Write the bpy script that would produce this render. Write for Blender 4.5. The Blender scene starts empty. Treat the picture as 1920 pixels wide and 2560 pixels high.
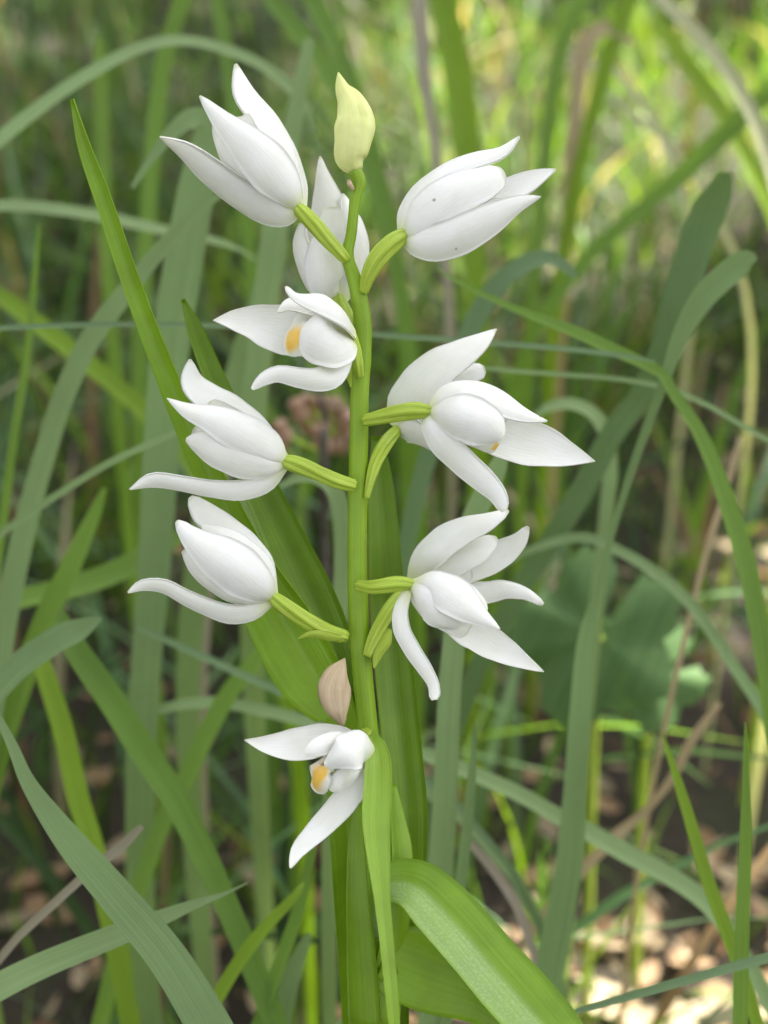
import bpy, math, random
import numpy as np
from mathutils import Vector, Matrix

random.seed(7)
rng = np.random.default_rng(11)
R = math.radians
scene = bpy.context.scene
col = scene.collection

# ------------------------------------------------------------------ camera
PITCH = R(30)
DIST = 0.18                    # metres from the lens to the orchid's stem
FRAME = 0.088                  # metres across the frame at the stem
CENTRE = Vector((0, 0, 0.225))  # middle of the frame on the stem
FWD = Vector((0, math.cos(PITCH), -math.sin(PITCH)))
UP = Vector((0, math.sin(PITCH), math.cos(PITCH)))
RIGHT = Vector((1, 0, 0))
CAM = CENTRE - FWD * DIST
cd = bpy.data.cameras.new('camera')
cam = bpy.data.objects.new('camera', cd)
col.objects.link(cam)
cam.location = CAM
cam.rotation_euler = (R(90) - PITCH, 0, 0)
cd.sensor_fit = 'HORIZONTAL'
cd.sensor_width = 36
cd.lens = 36 * DIST / FRAME
cd.clip_start = 0.005
cd.clip_end = 500
cd.dof.use_dof = True
cd.dof.focus_distance = DIST - 0.002
cd.dof.aperture_fstop = cd.lens / 2.6      # a 2.6 mm wide opening
scene.camera = cam

# ------------------------------------------------------------------ sky, sun, exposure
SUN_EL, SUN_AZ = R(52), R(40)            # azimuth from +Y towards +X
SUN = Vector((math.sin(SUN_AZ) * math.cos(SUN_EL), math.cos(SUN_AZ) * math.cos(SUN_EL), math.sin(SUN_EL)))
world = bpy.data.worlds.new('World')
scene.world = world
world.use_nodes = True
wn = world.node_tree.nodes
wl = world.node_tree.links
sky = wn.new('ShaderNodeTexSky')
sky.sky_type = 'NISHITA'
sky.sun_disc = False
sky.sun_elevation = SUN_EL
sky.sun_rotation = SUN_AZ
sky.dust_density = 4.0
sky.air_density = 1.0
hsv = wn.new('ShaderNodeHueSaturation')   # thin high cloud: a paler sky
hsv.inputs['Saturation'].default_value = 0.18
wl.new(sky.outputs[0], hsv.inputs['Color'])
wl.new(hsv.outputs[0], wn['Background'].inputs['Color'])
wn['Background'].inputs['Strength'].default_value = 0.06
sd = bpy.data.lights.new('sun', 'SUN')
sd.energy = 5.0
sd.angle = R(0.5)
sd.color = (1.0, 0.95, 0.86)
sun = bpy.data.objects.new('sun', sd)
col.objects.link(sun)
sun.location = SUN * 20
sun.rotation_euler = SUN.to_track_quat('Z', 'Y').to_euler()
vs = scene.view_settings
vs.view_transform = 'Standard'
vs.look = 'None'
vs.gamma = 1.0
vs.exposure = 2.75
vs.use_curve_mapping = False
scene.render.engine = 'CYCLES'
scene.cycles.use_denoising = True
scene.cycles.max_bounces = 8
scene.cycles.transmission_bounces = 6

# ------------------------------------------------------------------ helpers
PX = FRAME / 1920.0


def P(px, py, d=0.0):
    """A point of the place: seen at px, py of the photograph, d millimetres nearer than the stem."""
    s = (DIST - d * 0.001)
    k = s / DIST * PX
    return CAM + FWD * s + RIGHT * ((px - 960) * k) + UP * ((1280 - py) * k)


def ground_at(px, py, z=0.0):
    v = FWD * DIST + RIGHT * ((px - 960) * PX) + UP * ((1280 - py) * PX)
    return CAM + v * ((z - CAM.z) / v.z)


def project(p):
    v = p - CAM
    s = v @ np.array(FWD) if isinstance(v, np.ndarray) else v.dot(FWD)
    return s


def catmull(vals, n):
    """Resample a list of vectors or numbers to n samples."""
    a = np.array([list(v) if hasattr(v, '__len__') else [v] for v in vals], float)
    m = len(a)
    ext = np.vstack([2 * a[0] - a[1], a, 2 * a[-1] - a[-2]])
    out = np.zeros((n, a.shape[1]))
    for i, t in enumerate(np.linspace(0, m - 1, n)):
        k = min(int(t), m - 2)
        f = t - k
        p0, p1, p2, p3 = ext[k], ext[k + 1], ext[k + 2], ext[k + 3]
        out[i] = 0.5 * (2 * p1 + (p2 - p0) * f + (2 * p0 - 5 * p1 + 4 * p2 - p3) * f * f + (3 * p1 - p0 - 3 * p2 + p3) * f ** 3)
    return out


def norm_rows(a):
    return a / np.maximum(np.linalg.norm(a, axis=1, keepdims=True), 1e-12)


def cam_vec(h):
    return np.array(RIGHT * h[0] + UP * h[1] - FWD * h[2])


def mesh_obj(name, verts, faces, mat, parent=None, origin=(0, 0, 0), uv=None, attrs=None, smooth=True, parent_loc=None):
    verts = np.asarray(verts, float) - np.array(origin)
    me = bpy.data.meshes.new(name)
    me.from_pydata(verts.tolist(), [], [tuple(f) for f in faces])
    if smooth:
        me.polygons.foreach_set('use_smooth', [True] * len(me.polygons))
    if uv is not None:
        lay = me.uv_layers.new(name='UVMap')
        li = np.zeros(len(me.loops), np.int32)
        me.loops.foreach_get('vertex_index', li)
        lay.data.foreach_set('uv', np.asarray(uv, float)[li].ravel())
    for k, v in (attrs or {}).items():
        at = me.attributes.new(k, 'FLOAT', 'POINT')
        at.data.foreach_set('value', np.asarray(v, float).ravel())
    me.materials.append(mat)
    me.update()
    o = bpy.data.objects.new(name, me)
    col.objects.link(o)
    o.location = origin
    if parent is not None:
        o.parent = parent
        if parent_loc is not None:
            o.location = Vector(origin) - Vector(parent_loc)
    return o


def tag(o, label=None, cat=None, group=None, kind=None):
    if label: o['label'] = label
    if cat: o['category'] = cat
    if group: o['group'] = group
    if kind: o['kind'] = kind
    return o


def grid_faces(n, m, off=0, wrap=False):
    f = []
    for i in range(n - 1):
        for j in range(m if wrap else m - 1):
            a = off + i * m + j
            b = off + i * m + (j + 1) % m
            f.append((a, b, b + m, a + m))
    return f


# ------------------------------------------------------------------ materials
def new_mat(name):
    m = bpy.data.materials.new(name)
    m.use_nodes = True
    nt = m.node_tree
    nt.nodes.clear()
    out = nt.nodes.new('ShaderNodeOutputMaterial')
    return m, nt, out


def N(nt, t, **kw):
    n = nt.nodes.new(t)
    for k, v in kw.items():
        setattr(n, k, v)
    return n


def mixc(nt, fac, a, b, mode='MIX'):
    n = nt.nodes.new('ShaderNodeMix')
    n.data_type = 'RGBA'
    n.blend_type = mode
    for idx, v in ((0, fac), (6, a), (7, b)):
        if hasattr(v, 'is_linked') or hasattr(v, 'links'):
            nt.links.new(v, n.inputs[idx])
        else:
            n.inputs[idx].default_value = v if idx == 0 else (*v[:3], 1)
    return n.outputs[2]


def ramp(nt, fac, stops):
    n = nt.nodes.new('ShaderNodeValToRGB')
    e = n.color_ramp.elements
    while len(e) < len(stops):
        e.new(0.5)
    for el, (p, c) in zip(e, stops):
        el.position = p
        el.color = (*c, 1) if len(c) == 3 else c
    nt.links.new(fac, n.inputs[0])
    return n.outputs[0]


def noise(nt, scale, detail=3, vec=None, rough=0.5):
    n = nt.nodes.new('ShaderNodeTexNoise')
    n.inputs['Scale'].default_value = scale
    n.inputs['Detail'].default_value = detail
    n.inputs['Roughness'].default_value = rough
    if vec is not None:
        nt.links.new(vec, n.inputs['Vector'])
    return n.outputs['Fac']


def uv_scaled(nt, su, sv):
    tc = N(nt, 'ShaderNodeTexCoord')
    mp = N(nt, 'ShaderNodeMapping')
    mp.inputs['Scale'].default_value = (su, sv, 1)
    nt.links.new(tc.outputs['UV'], mp.inputs['Vector'])
    return mp.outputs[0]


def obj_coord(nt):
    g = N(nt, 'ShaderNodeNewGeometry')
    return g.outputs['Position']


def petal_material(name, white, base_col, patch):
    m, nt, out = new_mat(name)
    p = N(nt, 'ShaderNodeBsdfPrincipled')
    pos = obj_coord(nt)
    a = N(nt, 'ShaderNodeAttribute', attribute_name='tint')
    c = mixc(nt, a.outputs['Fac'], white, base_col)
    # soft mottling of the tissue
    mot = ramp(nt, noise(nt, 260, 3, pos), [(0.35, (0.94, 0.94, 0.90)), (0.65, (1, 1, 1))])
    c = mixc(nt, 1.0, c, mot, 'MULTIPLY')
    # fine veins along the length
    v = noise(nt, 3.0, 2, uv_scaled(nt, 9, 0.5))
    c = mixc(nt, 1.0, c, ramp(nt, v, [(0.3, (0.96, 0.965, 0.945)), (0.55, (1, 1, 1))]), 'MULTIPLY')
    # a few pollen and dirt specks
    vo = N(nt, 'ShaderNodeTexVoronoi')
    vo.inputs['Scale'].default_value = 330
    nt.links.new(pos, vo.inputs['Vector'])
    sp = ramp(nt, vo.outputs['Distance'], [(0.0, (1, 1, 1)), (0.05, (0.9, 0.9, 0.9)), (0.09, (0, 0, 0))])
    rare = ramp(nt, vo.outputs['Color'], [(0.80, (0, 0, 0)), (0.83, (1, 1, 1))])
    f = mixc(nt, 1.0, sp, rare, 'MULTIPLY')
    c = mixc(nt, f, c, (0.36, 0.30, 0.24))
    if patch:
        y = N(nt, 'ShaderNodeAttribute', attribute_name='patch')
        yc = mixc(nt, noise(nt, 900, 2, pos), (0.86, 0.43, 0.03), (0.84, 0.60, 0.16))
        c = mixc(nt, y.outputs['Fac'], c, yc)
    nt.links.new(c, p.inputs['Base Color'])
    p.inputs['Roughness'].default_value = 0.42
    p.inputs['Specular IOR Level'].default_value = 0.35
    p.inputs['Subsurface Weight'].default_value = 0.45
    p.inputs['Subsurface Radius'].default_value = (1.0, 0.95, 0.75)
    p.inputs['Subsurface Scale'].default_value = 0.0007
    b = N(nt, 'ShaderNodeBump')
    b.inputs['Strength'].default_value = 0.25
    b.inputs['Distance'].default_value = 0.0002
    h = mixc(nt, 0.35, v, noise(nt, 1500, 3, pos))
    nt.links.new(h, b.inputs['Height'])
    nt.links.new(b.outputs[0], p.inputs['Normal'])
    nt.links.new(p.outputs[0], out.inputs[0])
    return m


def flesh_material(name, c1, c2, sss=0.25, rough=0.4, vein=0.5, sheen_spots=0.0):
    """Closed green plant tissue: stem, ovary, bud, leaf."""
    m, nt, out = new_mat(name)
    p = N(nt, 'ShaderNodeBsdfPrincipled')
    pos = obj_coord(nt)
    v = noise(nt, 2.0, 1.5, uv_scaled(nt, 9, 0.25))
    c = mixc(nt, ramp(nt, v, [(0.25, (0, 0, 0)), (0.75, (1, 1, 1))]), c1, c2)
    mot = ramp(nt, noise(nt, 220, 4, pos), [(0.3, (0.86, 0.86, 0.80)), (0.7, (1.06, 1.06, 1.06))])
    c = mixc(nt, 1.0, c, mot, 'MULTIPLY')
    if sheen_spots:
        # pale sheen with fine dots, painted into the colour on one leaf half
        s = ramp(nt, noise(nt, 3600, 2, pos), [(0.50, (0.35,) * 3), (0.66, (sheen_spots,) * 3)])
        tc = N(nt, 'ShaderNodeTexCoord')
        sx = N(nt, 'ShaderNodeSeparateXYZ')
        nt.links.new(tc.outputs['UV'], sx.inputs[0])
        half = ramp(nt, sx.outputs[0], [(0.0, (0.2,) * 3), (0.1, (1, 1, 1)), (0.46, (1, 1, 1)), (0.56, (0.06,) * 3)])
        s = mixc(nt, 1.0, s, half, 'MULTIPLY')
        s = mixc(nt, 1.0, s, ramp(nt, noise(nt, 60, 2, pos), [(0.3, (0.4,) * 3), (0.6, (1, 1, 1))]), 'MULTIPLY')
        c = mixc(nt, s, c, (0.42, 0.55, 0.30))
    nt.links.new(c, p.inputs['Base Color'])
    p.inputs['Roughness'].default_value = rough
    p.inputs['Specular IOR Level'].default_value = 0.4
    p.inputs['Subsurface Weight'].default_value = sss
    p.inputs['Subsurface Radius'].default_value = (0.7, 1.0, 0.2)
    p.inputs['Subsurface Scale'].default_value = 0.0006
    b = N(nt, 'ShaderNodeBump')
    b.inputs['Strength'].default_value = vein
    b.inputs['Distance'].default_value = 0.0003
    nt.links.new(v, b.inputs['Height'])
    nt.links.new(b.outputs[0], p.inputs['Normal'])
    nt.links.new(p.outputs[0], out.inputs[0])
    return m


def thin_leaf(nt, out, c, rough=0.45, trans=0.4, spec=0.35, bump=None, tcol=(1.25, 1.2, 0.55)):
    p = N(nt, 'ShaderNodeBsdfPrincipled')
    nt.links.new(c, p.inputs['Base Color'])
    p.inputs['Roughness'].default_value = rough
    p.inputs['Specular IOR Level'].default_value = spec
    t = N(nt, 'ShaderNodeBsdfTranslucent')
    nt.links.new(mixc(nt, 1.0, c, tcol, 'MULTIPLY'), t.inputs['Color'])
    mx = N(nt, 'ShaderNodeMixShader')
    mx.inputs[0].default_value = trans
    nt.links.new(p.outputs[0], mx.inputs[1])
    nt.links.new(t.outputs[0], mx.inputs[2])
    if bump is not None:
        b = N(nt, 'ShaderNodeBump')
        b.inputs['Strength'].default_value = 0.4
        b.inputs['Distance'].default_value = 0.0003
        nt.links.new(bump, b.inputs['Height'])
        nt.links.new(b.outputs[0], p.inputs['Normal'])
    nt.links.new(mx.outputs[0], out.inputs[0])


def blade_material(name, c1, c2, trans=0.4, rough=0.5):
    m, nt, out = new_mat(name)
    v = noise(nt, 2.5, 3, uv_scaled(nt, 16, 0.3))
    c = mixc(nt, ramp(nt, v, [(0.35, (0, 0, 0)), (0.65, (1, 1, 1))]), c1, c2)
    oi = N(nt, 'ShaderNodeObjectInfo')
    c = mixc(nt, 1.0, c, ramp(nt, oi.outputs['Random'], [(0, (0.85, 0.9, 0.85)), (1, (1.12, 1.1, 1.1))]), 'MULTIPLY')
    mot = ramp(nt, noise(nt, 40, 4, obj_coord(nt)), [(0.3, (0.85, 0.85, 0.8)), (0.7, (1.1, 1.1, 1.05))])
    c = mixc(nt, 1.0, c, mot, 'MULTIPLY')
    thin_leaf(nt, out, c, rough, trans, 0.35, v)
    return m


def attr_blade_material(name, trans=0.4, rough=0.5):
    """Mass grass and litter: each blade carries its own colour."""
    m, nt, out = new_mat(name)
    a = N(nt, 'ShaderNodeAttribute', attribute_name='tone')
    mot = ramp(nt, noise(nt, 60, 3, obj_coord(nt)), [(0.3, (0.8, 0.8, 0.75)), (0.7, (1.15, 1.15, 1.1))])
    c = mixc(nt, 1.0, a.outputs['Color'], mot, 'MULTIPLY')
    thin_leaf(nt, out, c, rough, trans, 0.22)
    return m


M = {}
M['petal'] = petal_material('petal_white', (0.88, 0.875, 0.83), (0.66, 0.72, 0.33), False)
M['lip'] = petal_material('lip_white', (0.88, 0.875, 0.82), (0.70, 0.74, 0.42), True)
M['stem'] = flesh_material('stem_green', (0.215, 0.36, 0.012), (0.265, 0.42, 0.022), 0.3, 0.42, 0.2)
M['ovary'] = flesh_material('ovary_green', (0.35, 0.49, 0.035), (0.48, 0.61, 0.09), 0.35, 0.4, 0.5)
M['bud'] = flesh_material('bud_yellow_green', (0.72, 0.76, 0.27), (0.78, 0.81, 0.38), 0.4, 0.45, 0.3)
M['dry_bud'] = flesh_material('bud_tan', (0.50, 0.36, 0.22), (0.66, 0.53, 0.37), 0.2, 0.5, 0.7)
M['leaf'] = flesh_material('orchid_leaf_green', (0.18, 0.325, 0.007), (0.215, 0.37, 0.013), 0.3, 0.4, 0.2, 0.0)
M['leaf_sheen'] = flesh_material('orchid_leaf_painted_sheen', (0.145, 0.275, 0.005), (0.18, 0.32, 0.010), 0.3, 0.38, 0.2, 0.6)
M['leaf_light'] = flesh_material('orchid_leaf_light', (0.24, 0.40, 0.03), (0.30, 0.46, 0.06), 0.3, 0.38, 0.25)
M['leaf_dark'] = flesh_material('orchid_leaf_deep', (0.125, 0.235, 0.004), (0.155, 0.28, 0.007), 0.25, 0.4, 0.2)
M['gl'] = blade_material('grass_glaucous', (0.20, 0.30, 0.125), (0.255, 0.37, 0.175), 0.3, 0.5)
M['gr'] = blade_material('grass_green', (0.15, 0.27, 0.04), (0.205, 0.35, 0.065), 0.4, 0.48)
M['yg'] = blade_material('grass_yellow_green', (0.20, 0.34, 0.02), (0.28, 0.43, 0.04), 0.45, 0.45)
M['dg'] = blade_material('grass_blue_green', (0.14, 0.225, 0.11), (0.185, 0.285, 0.15), 0.3, 0.5)
M['dry'] = blade_material('dry_straw', (0.36, 0.27, 0.17), (0.50, 0.40, 0.29), 0.3, 0.6)
M['straw'] = blade_material('pale_straw', (0.42, 0.43, 0.26), (0.55, 0.55, 0.38), 0.3, 0.6)
M['greydry'] = blade_material('grey_dry', (0.30, 0.26, 0.22), (0.42, 0.37, 0.33), 0.3, 0.6)
M['brown'] = blade_material('dead_leaf_brown', (0.26, 0.155, 0.085), (0.42, 0.28, 0.18), 0.25, 0.6)
M['broad'] = blade_material('broad_leaf_green', (0.075, 0.15, 0.05), (0.11, 0.20, 0.07), 0.3, 0.5)
M['pink'] = blade_material('heath_pink', (0.50, 0.30, 0.26), (0.62, 0.46, 0.38), 0.4, 0.5)
M['grass'] = attr_blade_material('mass_grass', 0.35, 0.45)
M['litter'] = attr_blade_material('mass_litter', 0.2, 0.65)
M['crown'] = attr_blade_material('tree_leaf', 0.35, 0.45)


def ground_material():
    m, nt, out = new_mat('soil')
    p = N(nt, 'ShaderNodeBsdfPrincipled')
    pos = obj_coord(nt)
    c = ramp(nt, noise(nt, 35, 6, pos, 0.65), [(0.3, (0.016, 0.011, 0.007)), (0.5, (0.038, 0.028, 0.016)), (0.62, (0.03, 0.036, 0.012)), (0.75, (0.09, 0.06, 0.035))])
    nt.links.new(c, p.inputs['Base Color'])
    p.inputs['Roughness'].default_value = 0.9
    b = N(nt, 'ShaderNodeBump')
    b.inputs['Strength'].default_value = 0.8
    b.inputs['Distance'].default_value = 0.01
    nt.links.new(noise(nt, 90, 6, pos, 0.7), b.inputs['Height'])
    nt.links.new(b.outputs[0], p.inputs['Normal'])
    nt.links.new(p.outputs[0], out.inputs[0])
    return m


def bark_material():
    m, nt, out = new_mat('bark')
    p = N(nt, 'ShaderNodeBsdfPrincipled')
    pos = obj_coord(nt)
    n = noise(nt, 14, 6, pos, 0.7)
    nt.links.new(ramp(nt, n, [(0.3, (0.05, 0.04, 0.03)), (0.7, (0.17, 0.145, 0.115))]), p.inputs['Base Color'])
    p.inputs['Roughness'].default_value = 0.9
    b = N(nt, 'ShaderNodeBump')
    b.inputs['Distance'].default_value = 0.02
    nt.links.new(n, b.inputs['Height'])
    nt.links.new(b.outputs[0], p.inputs['Normal'])
    nt.links.new(p.outputs[0], out.inputs[0])
    return m


M['soil'] = ground_material()
M['bark'] = bark_material()

# ------------------------------------------------------------------ ground
gx = np.concatenate([[-200, -60, -20, -8], np.linspace(-4, 4, 60), [8, 20, 60, 200]])
gv = []
for y in gx:
    for x in gx:
        r = math.hypot(x, y)
        z = -0.006 + 0.006 * math.sin(9 * x + 1.3) * math.cos(7 * y) - 0.004 if r < 5 else -0.01
        gv.append((x, y, z))
ground = mesh_obj('ground', gv, grid_faces(len(gx), len(gx)), M['soil'])
tag(ground, 'dark soil under the grass', kind='structure')


# ------------------------------------------------------------------ ribbons, tubes and petals
def frames(c, hint0, hint1=None):
    n = len(c)
    T = np.gradient(c, axis=0)
    T = norm_rows(T)
    h0 = np.asarray(hint0, float)
    h1 = h0 if hint1 is None else np.asarray(hint1, float)
    t = np.linspace(0, 1, n)[:, None]
    H = h0 * (1 - t) + h1 * t
    Nn = H - (H * T).sum(1, keepdims=True) * T
    Nn = norm_rows(Nn)
    B = np.cross(T, Nn)
    return T, Nn, B


def ribbon(c, w, hint0, hint1=None, cup=0.2, nu=5, thick=0.0, ripple=0.0, keel=0.0, seed=0, curl=0.0):
    """A curved sheet along centre line c with widths w. cup bends the edges away from the facing side,
    keel folds it into a V. Returns verts, faces, uv, t, u."""
    n = len(c)
    T, Nn, B = frames(c, hint0, hint1)
    us = np.linspace(-1, 1, nu)
    rg = np.random.default_rng(seed + 5)
    ph = rg.uniform(0, 6.28, 6)
    verts, uv, tt, uu = [], [], [], []
    t = np.linspace(0, 1, n)
    for i in range(n):
        hw = w[i] * 0.5
        for u in us:
            e = 0
            lat = 1
            if ripple:
                s = 1 if u > 0 else -1
                lat = 1 + ripple * abs(u) ** 2 * (math.sin(13 * t[i] + ph[0] * s) * 0.6 + math.sin(29 * t[i] + ph[1] * s) * 0.4)
                e = ripple * 1.2 * hw * abs(u) ** 3 * math.sin(11 * t[i] + ph[2] * s) + ripple * 0.5 * hw * math.sin(7 * t[i] + 2.5 * u + ph[3])
            off = -cup * hw * u * u - keel * hw * abs(u) + e
            verts.append(c[i] + B[i] * (hw * u * lat) + Nn[i] * off)
            uv.append((u * 0.5 + 0.5, t[i] * 4))
            tt.append(t[i])
            uu.append(u)
    verts = np.array(verts)
    faces = grid_faces(n, nu)
    if thick:
        # a second skin and a closed rim
        Nf = np.repeat(Nn, nu, axis=0)
        back = verts - Nf * thick
        k = n * nu
        faces = [f[::-1] for f in faces] + grid_faces(n, nu, k)
        edge = [i * nu for i in range(n)] + [(n - 1) * nu + j for j in range(1, nu)] + [i * nu + nu - 1 for i in range(n - 2, -1, -1)] + [j for j in range(nu - 2, 0, -1)]
        for a, b in zip(edge, edge[1:] + edge[:1]):
            faces.append((a, b, b + k, a + k))
        verts = np.vstack([verts, back])
        uv, tt, uu = uv * 2, tt * 2, uu * 2
    return verts, faces, np.array(uv), np.array(tt), np.array(uu)


def tube(c, r, nu=12, twist=0.0, ridge=0.0, nr=6, flat=1.0, hint=None):
    n = len(c)
    T, Nn, B = frames(c, cam_vec((0, 0, 1)) if hint is None else hint)
    verts, uv = [], []
    for i in range(n):
        t = i / (n - 1)
        for j in range(nu):
            a = 2 * math.pi * j / nu
            rr = r[i] * (1 + ridge * math.cos(nr * a + twist * t))
            verts.append(c[i] + B[i] * (rr * math.cos(a)) + Nn[i] * (rr * flat * math.sin(a)))
            uv.append((j / nu * 2, t * 4))
    faces = grid_faces(n, nu, 0, True)
    faces.append(tuple(range(nu))[::-1])
    faces.append(tuple(range((n - 1) * nu, n * nu)))
    return np.array(verts), faces, np.array(uv)


class Zone:
    """A study window of the photograph: x0, y0 and pixels per unit."""
    def __init__(s, x0, y0, x1, width=1659.0):
        s.x0, s.y0, s.k = x0, y0, (x1 - x0) / width


def dcurve(d, n):
    """base, middle, tip depth -> n values (tip first)."""
    b, m, t = d
    s = np.linspace(1, 0, n)       # tip first
    return b * (1 - s) * (1 - 2 * s) + 4 * m * s * (1 - s) + t * s * (2 * s - 1)


FULL = Zone(0, 0, 1659)


def centre(Z, pts, d, n):
    px = catmull(pts, n) * Z.k + np.array([Z.x0, Z.y0])
    dd = dcurve(d, n)
    return np.array([P(a, b, e) for (a, b), e in zip(px, dd)]), dd


PETAL_SEED = [0]


def petal(parent, name, Z, pts, ws, d, face, face_tip=None, cup=0.35, ripple=0.035, mat='petal', keel=0.0, patch=None,
          n=22, nu=11, thick=0.00022, tint=0.16, label=None):
    PETAL_SEED[0] += 1
    c, dd = centre(Z, pts, d, n)
    w = np.maximum(catmull(ws, n)[:, 0], 3) * Z.k * PX * (DIST - dd * 0.001) / DIST
    h0 = cam_vec(face_tip if face_tip else face)
    h1 = cam_vec(face)
    T, Nn, B = frames(c, h0, h1)
    r, u = np.array(RIGHT), np.array(UP)
    vis = np.sqrt((B @ r) ** 2 + (B @ u) ** 2)
    w = w / np.clip(vis, 0.45, 1)
    # round the very tip
    w[0] *= 0.55
    v, f, uv, tt, uu = ribbon(c, w, h0, h1, cup, nu, thick, ripple, keel, PETAL_SEED[0])
    tin = np.clip((tt - (1 - tint)) / tint, 0, 1) ** 1.2 * 0.95
    tin = np.maximum(tin, np.clip((0.03 - tt) / 0.03, 0, 1) * 0.35)
    at = {'tint': tin}
    if mat == 'lip':
        at['patch'] = patch(tt, uu) if patch else tt * 0
    o = mesh_obj(name, v, f, M[mat], parent, uv=uv, attrs=at)
    if label: o['label'] = label
    return o


def stalk(parent, name, Z, pts, rs, ds, mat, n=34, ridge=0.13, twist=5.0, nr=6, nu=36, flat=1.0):
    a, b = np.array(pts[0], float), np.array(pts[1], float)
    q = a + (a - b) / np.linalg.norm(a - b) * 38
    pts = [tuple(q)] + list(pts)
    rs = [rs[0] * .45] + [rs[0] * .92] + list(rs[1:])
    ds = [ds[0]] + list(ds)
    px = catmull(pts, n) * Z.k + np.array([Z.x0, Z.y0])
    dd = catmull(ds, n)[:, 0]
    c = np.array([P(a, b, e) for (a, b), e in zip(px, dd)])
    r = np.maximum(catmull(rs, n)[:, 0], 1.0) * 0.5 * Z.k * PX * (DIST - dd * 0.001) / DIST
    v, f, uv = tube(c, r, nu, twist, ridge, nr, flat)
    return mesh_obj(name, v, f, M[mat], parent, uv=uv)


def column(Z, pt, d, size):
    """The small greenish heart of a flower where its petals meet."""
    c0 = P(Z.x0 + pt[0] * Z.k, Z.y0 + pt[1] * Z.k, d)
    verts, faces = [], []
    n, m = 9, 12
    for i in range(n):
        a = math.pi * i / (n - 1)
        for j in range(m):
            b = 2 * math.pi * j / m
            verts.append(np.array(c0) + size * np.array((math.sin(a) * math.cos(b), math.sin(a) * math.sin(b), math.cos(a))))
    faces = grid_faces(n, m, 0, True)
    uv = [(j / m, i / n) for i in range(n) for j in range(m)]
    o = mesh_obj('flower', verts, faces, M['petal'], orchid, uv=uv, attrs={'tint': [1.0] * len(verts)})
    o.location = -Vector(ORCHID_BASE)
    return o


# ------------------------------------------------------------------ the orchid
ORCHID_BASE = P(945, 2700, -4)
ORCHID_BASE = Vector((ORCHID_BASE.x + 0.004, ORCHID_BASE.y - 0.004, -0.008))
orchid = bpy.data.objects.new('orchid', None)
orchid.empty_display_size = 0.02
col.objects.link(orchid)
orchid.location = ORCHID_BASE
tag(orchid, 'white flowering orchid with upright green stem and long narrow leaves', 'orchid')


def part(o):
    o.location = o.location - Vector(ORCHID_BASE)
    return o


# stem: pixels of the photograph
stem_px = [(886, 425), (899, 455), (888, 500), (879, 580), (869, 640), (884, 690), (898, 745), (906, 800), (906, 860), (899, 980), (897, 1100), (894, 1250), (892, 1400), (896, 1550), (905, 1680), (916, 1800), (926, 1950), (934, 2150), (940, 2350), (945, 2560)]
stem_w = [34, 34, 26, 27, 30, 36, 41, 45, 47, 47, 47, 49, 50, 51, 51, 52, 54, 58, 62, 66]
n = 80
spx = catmull(stem_px, n)
sw = catmull(stem_w, n)[:, 0]
sd_ = np.linspace(0.5, -3.0, n)
c = [np.array(P(a, b, e)) for (a, b), e in zip(spx, sd_)]
r = list(sw * 0.5 * PX)
last = Vector(c[-1])
for k in range(1, 13):           # on down to the root
    f = k / 12
    c.append(np.array(last.lerp(ORCHID_BASE, f) + Vector((0, -0.008 * math.sin(f * math.pi), 0))))
    r.append((66 + 8 * f) * 0.5 * PX)
for i in range(n):               # nodes where flowers leave
    for (ny, amp) in ((640, 0.08), (745, 0.06), (905, 0.06), (1225, 0.07), (1600, 0.07), (1465, 0.05), (500, 0.12)):
        r[i] *= 1 + amp * math.exp(-((spx[i][1] - ny) / 14) ** 2)
v, f, uv = tube(np.array(c), np.array(r), 24, 4.0, 0.035, 5)
part(mesh_obj('stem', v, f, M['stem'], orchid, uv=uv))

# top bud
Z2 = Zone(680, 150, 1440)


def bud(name, Z, pts, ws, d, mat, fold=0.12, twist=4.0, flat=0.8, parent=None, nr=2):
    n = 34
    px = catmull(pts, n) * Z.k + np.array([Z.x0, Z.y0])
    c = np.array([P(a, b, d) for a, b in px])
    r = np.maximum(catmull(ws, n)[:, 0], 2) * 0.5 * Z.k * PX
    T, Nn, B = frames(c, cam_vec((0, 0, 1)))
    verts, uv = [], []
    nu = 28
    for i in range(n):
        t = i / (n - 1)
        for j in range(nu):
            a = 2 * math.pi * j / nu
            # overlapping folds: a saw-tooth that winds round the bud
            s = ((a * nr / (2 * math.pi)) + twist * t / 6.28) % 1.0
            rr = r[i] * (1 - fold * s + fold * 0.5 * math.exp(-((s - 0.06) / 0.09) ** 2))
            rr *= 1 + 0.05 * math.sin(9 * t + 3 * a)
            verts.append(c[i] + B[i] * rr * math.cos(a) + Nn[i] * rr * flat * math.sin(a))
            uv.append((j / nu, t * 2))
    f = grid_faces(n, nu, 0, True) + [tuple(range(nu))[::-1], tuple(range((n - 1) * nu, n * nu))]
    return part(mesh_obj(name, verts, f, M[mat], orchid, uv=uv))


b = bud('bud', Z2, [(362, 66), (372, 110), (388, 160), (425, 220), (447, 300), (449, 370), (443, 450), (433, 540), (462, 605)], [5, 45, 85, 150, 205, 233, 212, 182, 80], 0.5, 'bud')
b['label'] = 'pale yellow green pointed unopened bud at the stem top'
# the little withered nub under it
v, f, uv = tube(np.array([P(872, 452, 1), P(874, 460, 1.4), P(882, 474, 1)]), np.array([5, 7, 6]) * PX, 8)
part(mesh_obj('withered_bract', v, f, M['dry_bud'], orchid, uv=uv))


def flower(Z, base, d, size=0.0005):
    return column(Z, base, d, size)


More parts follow.
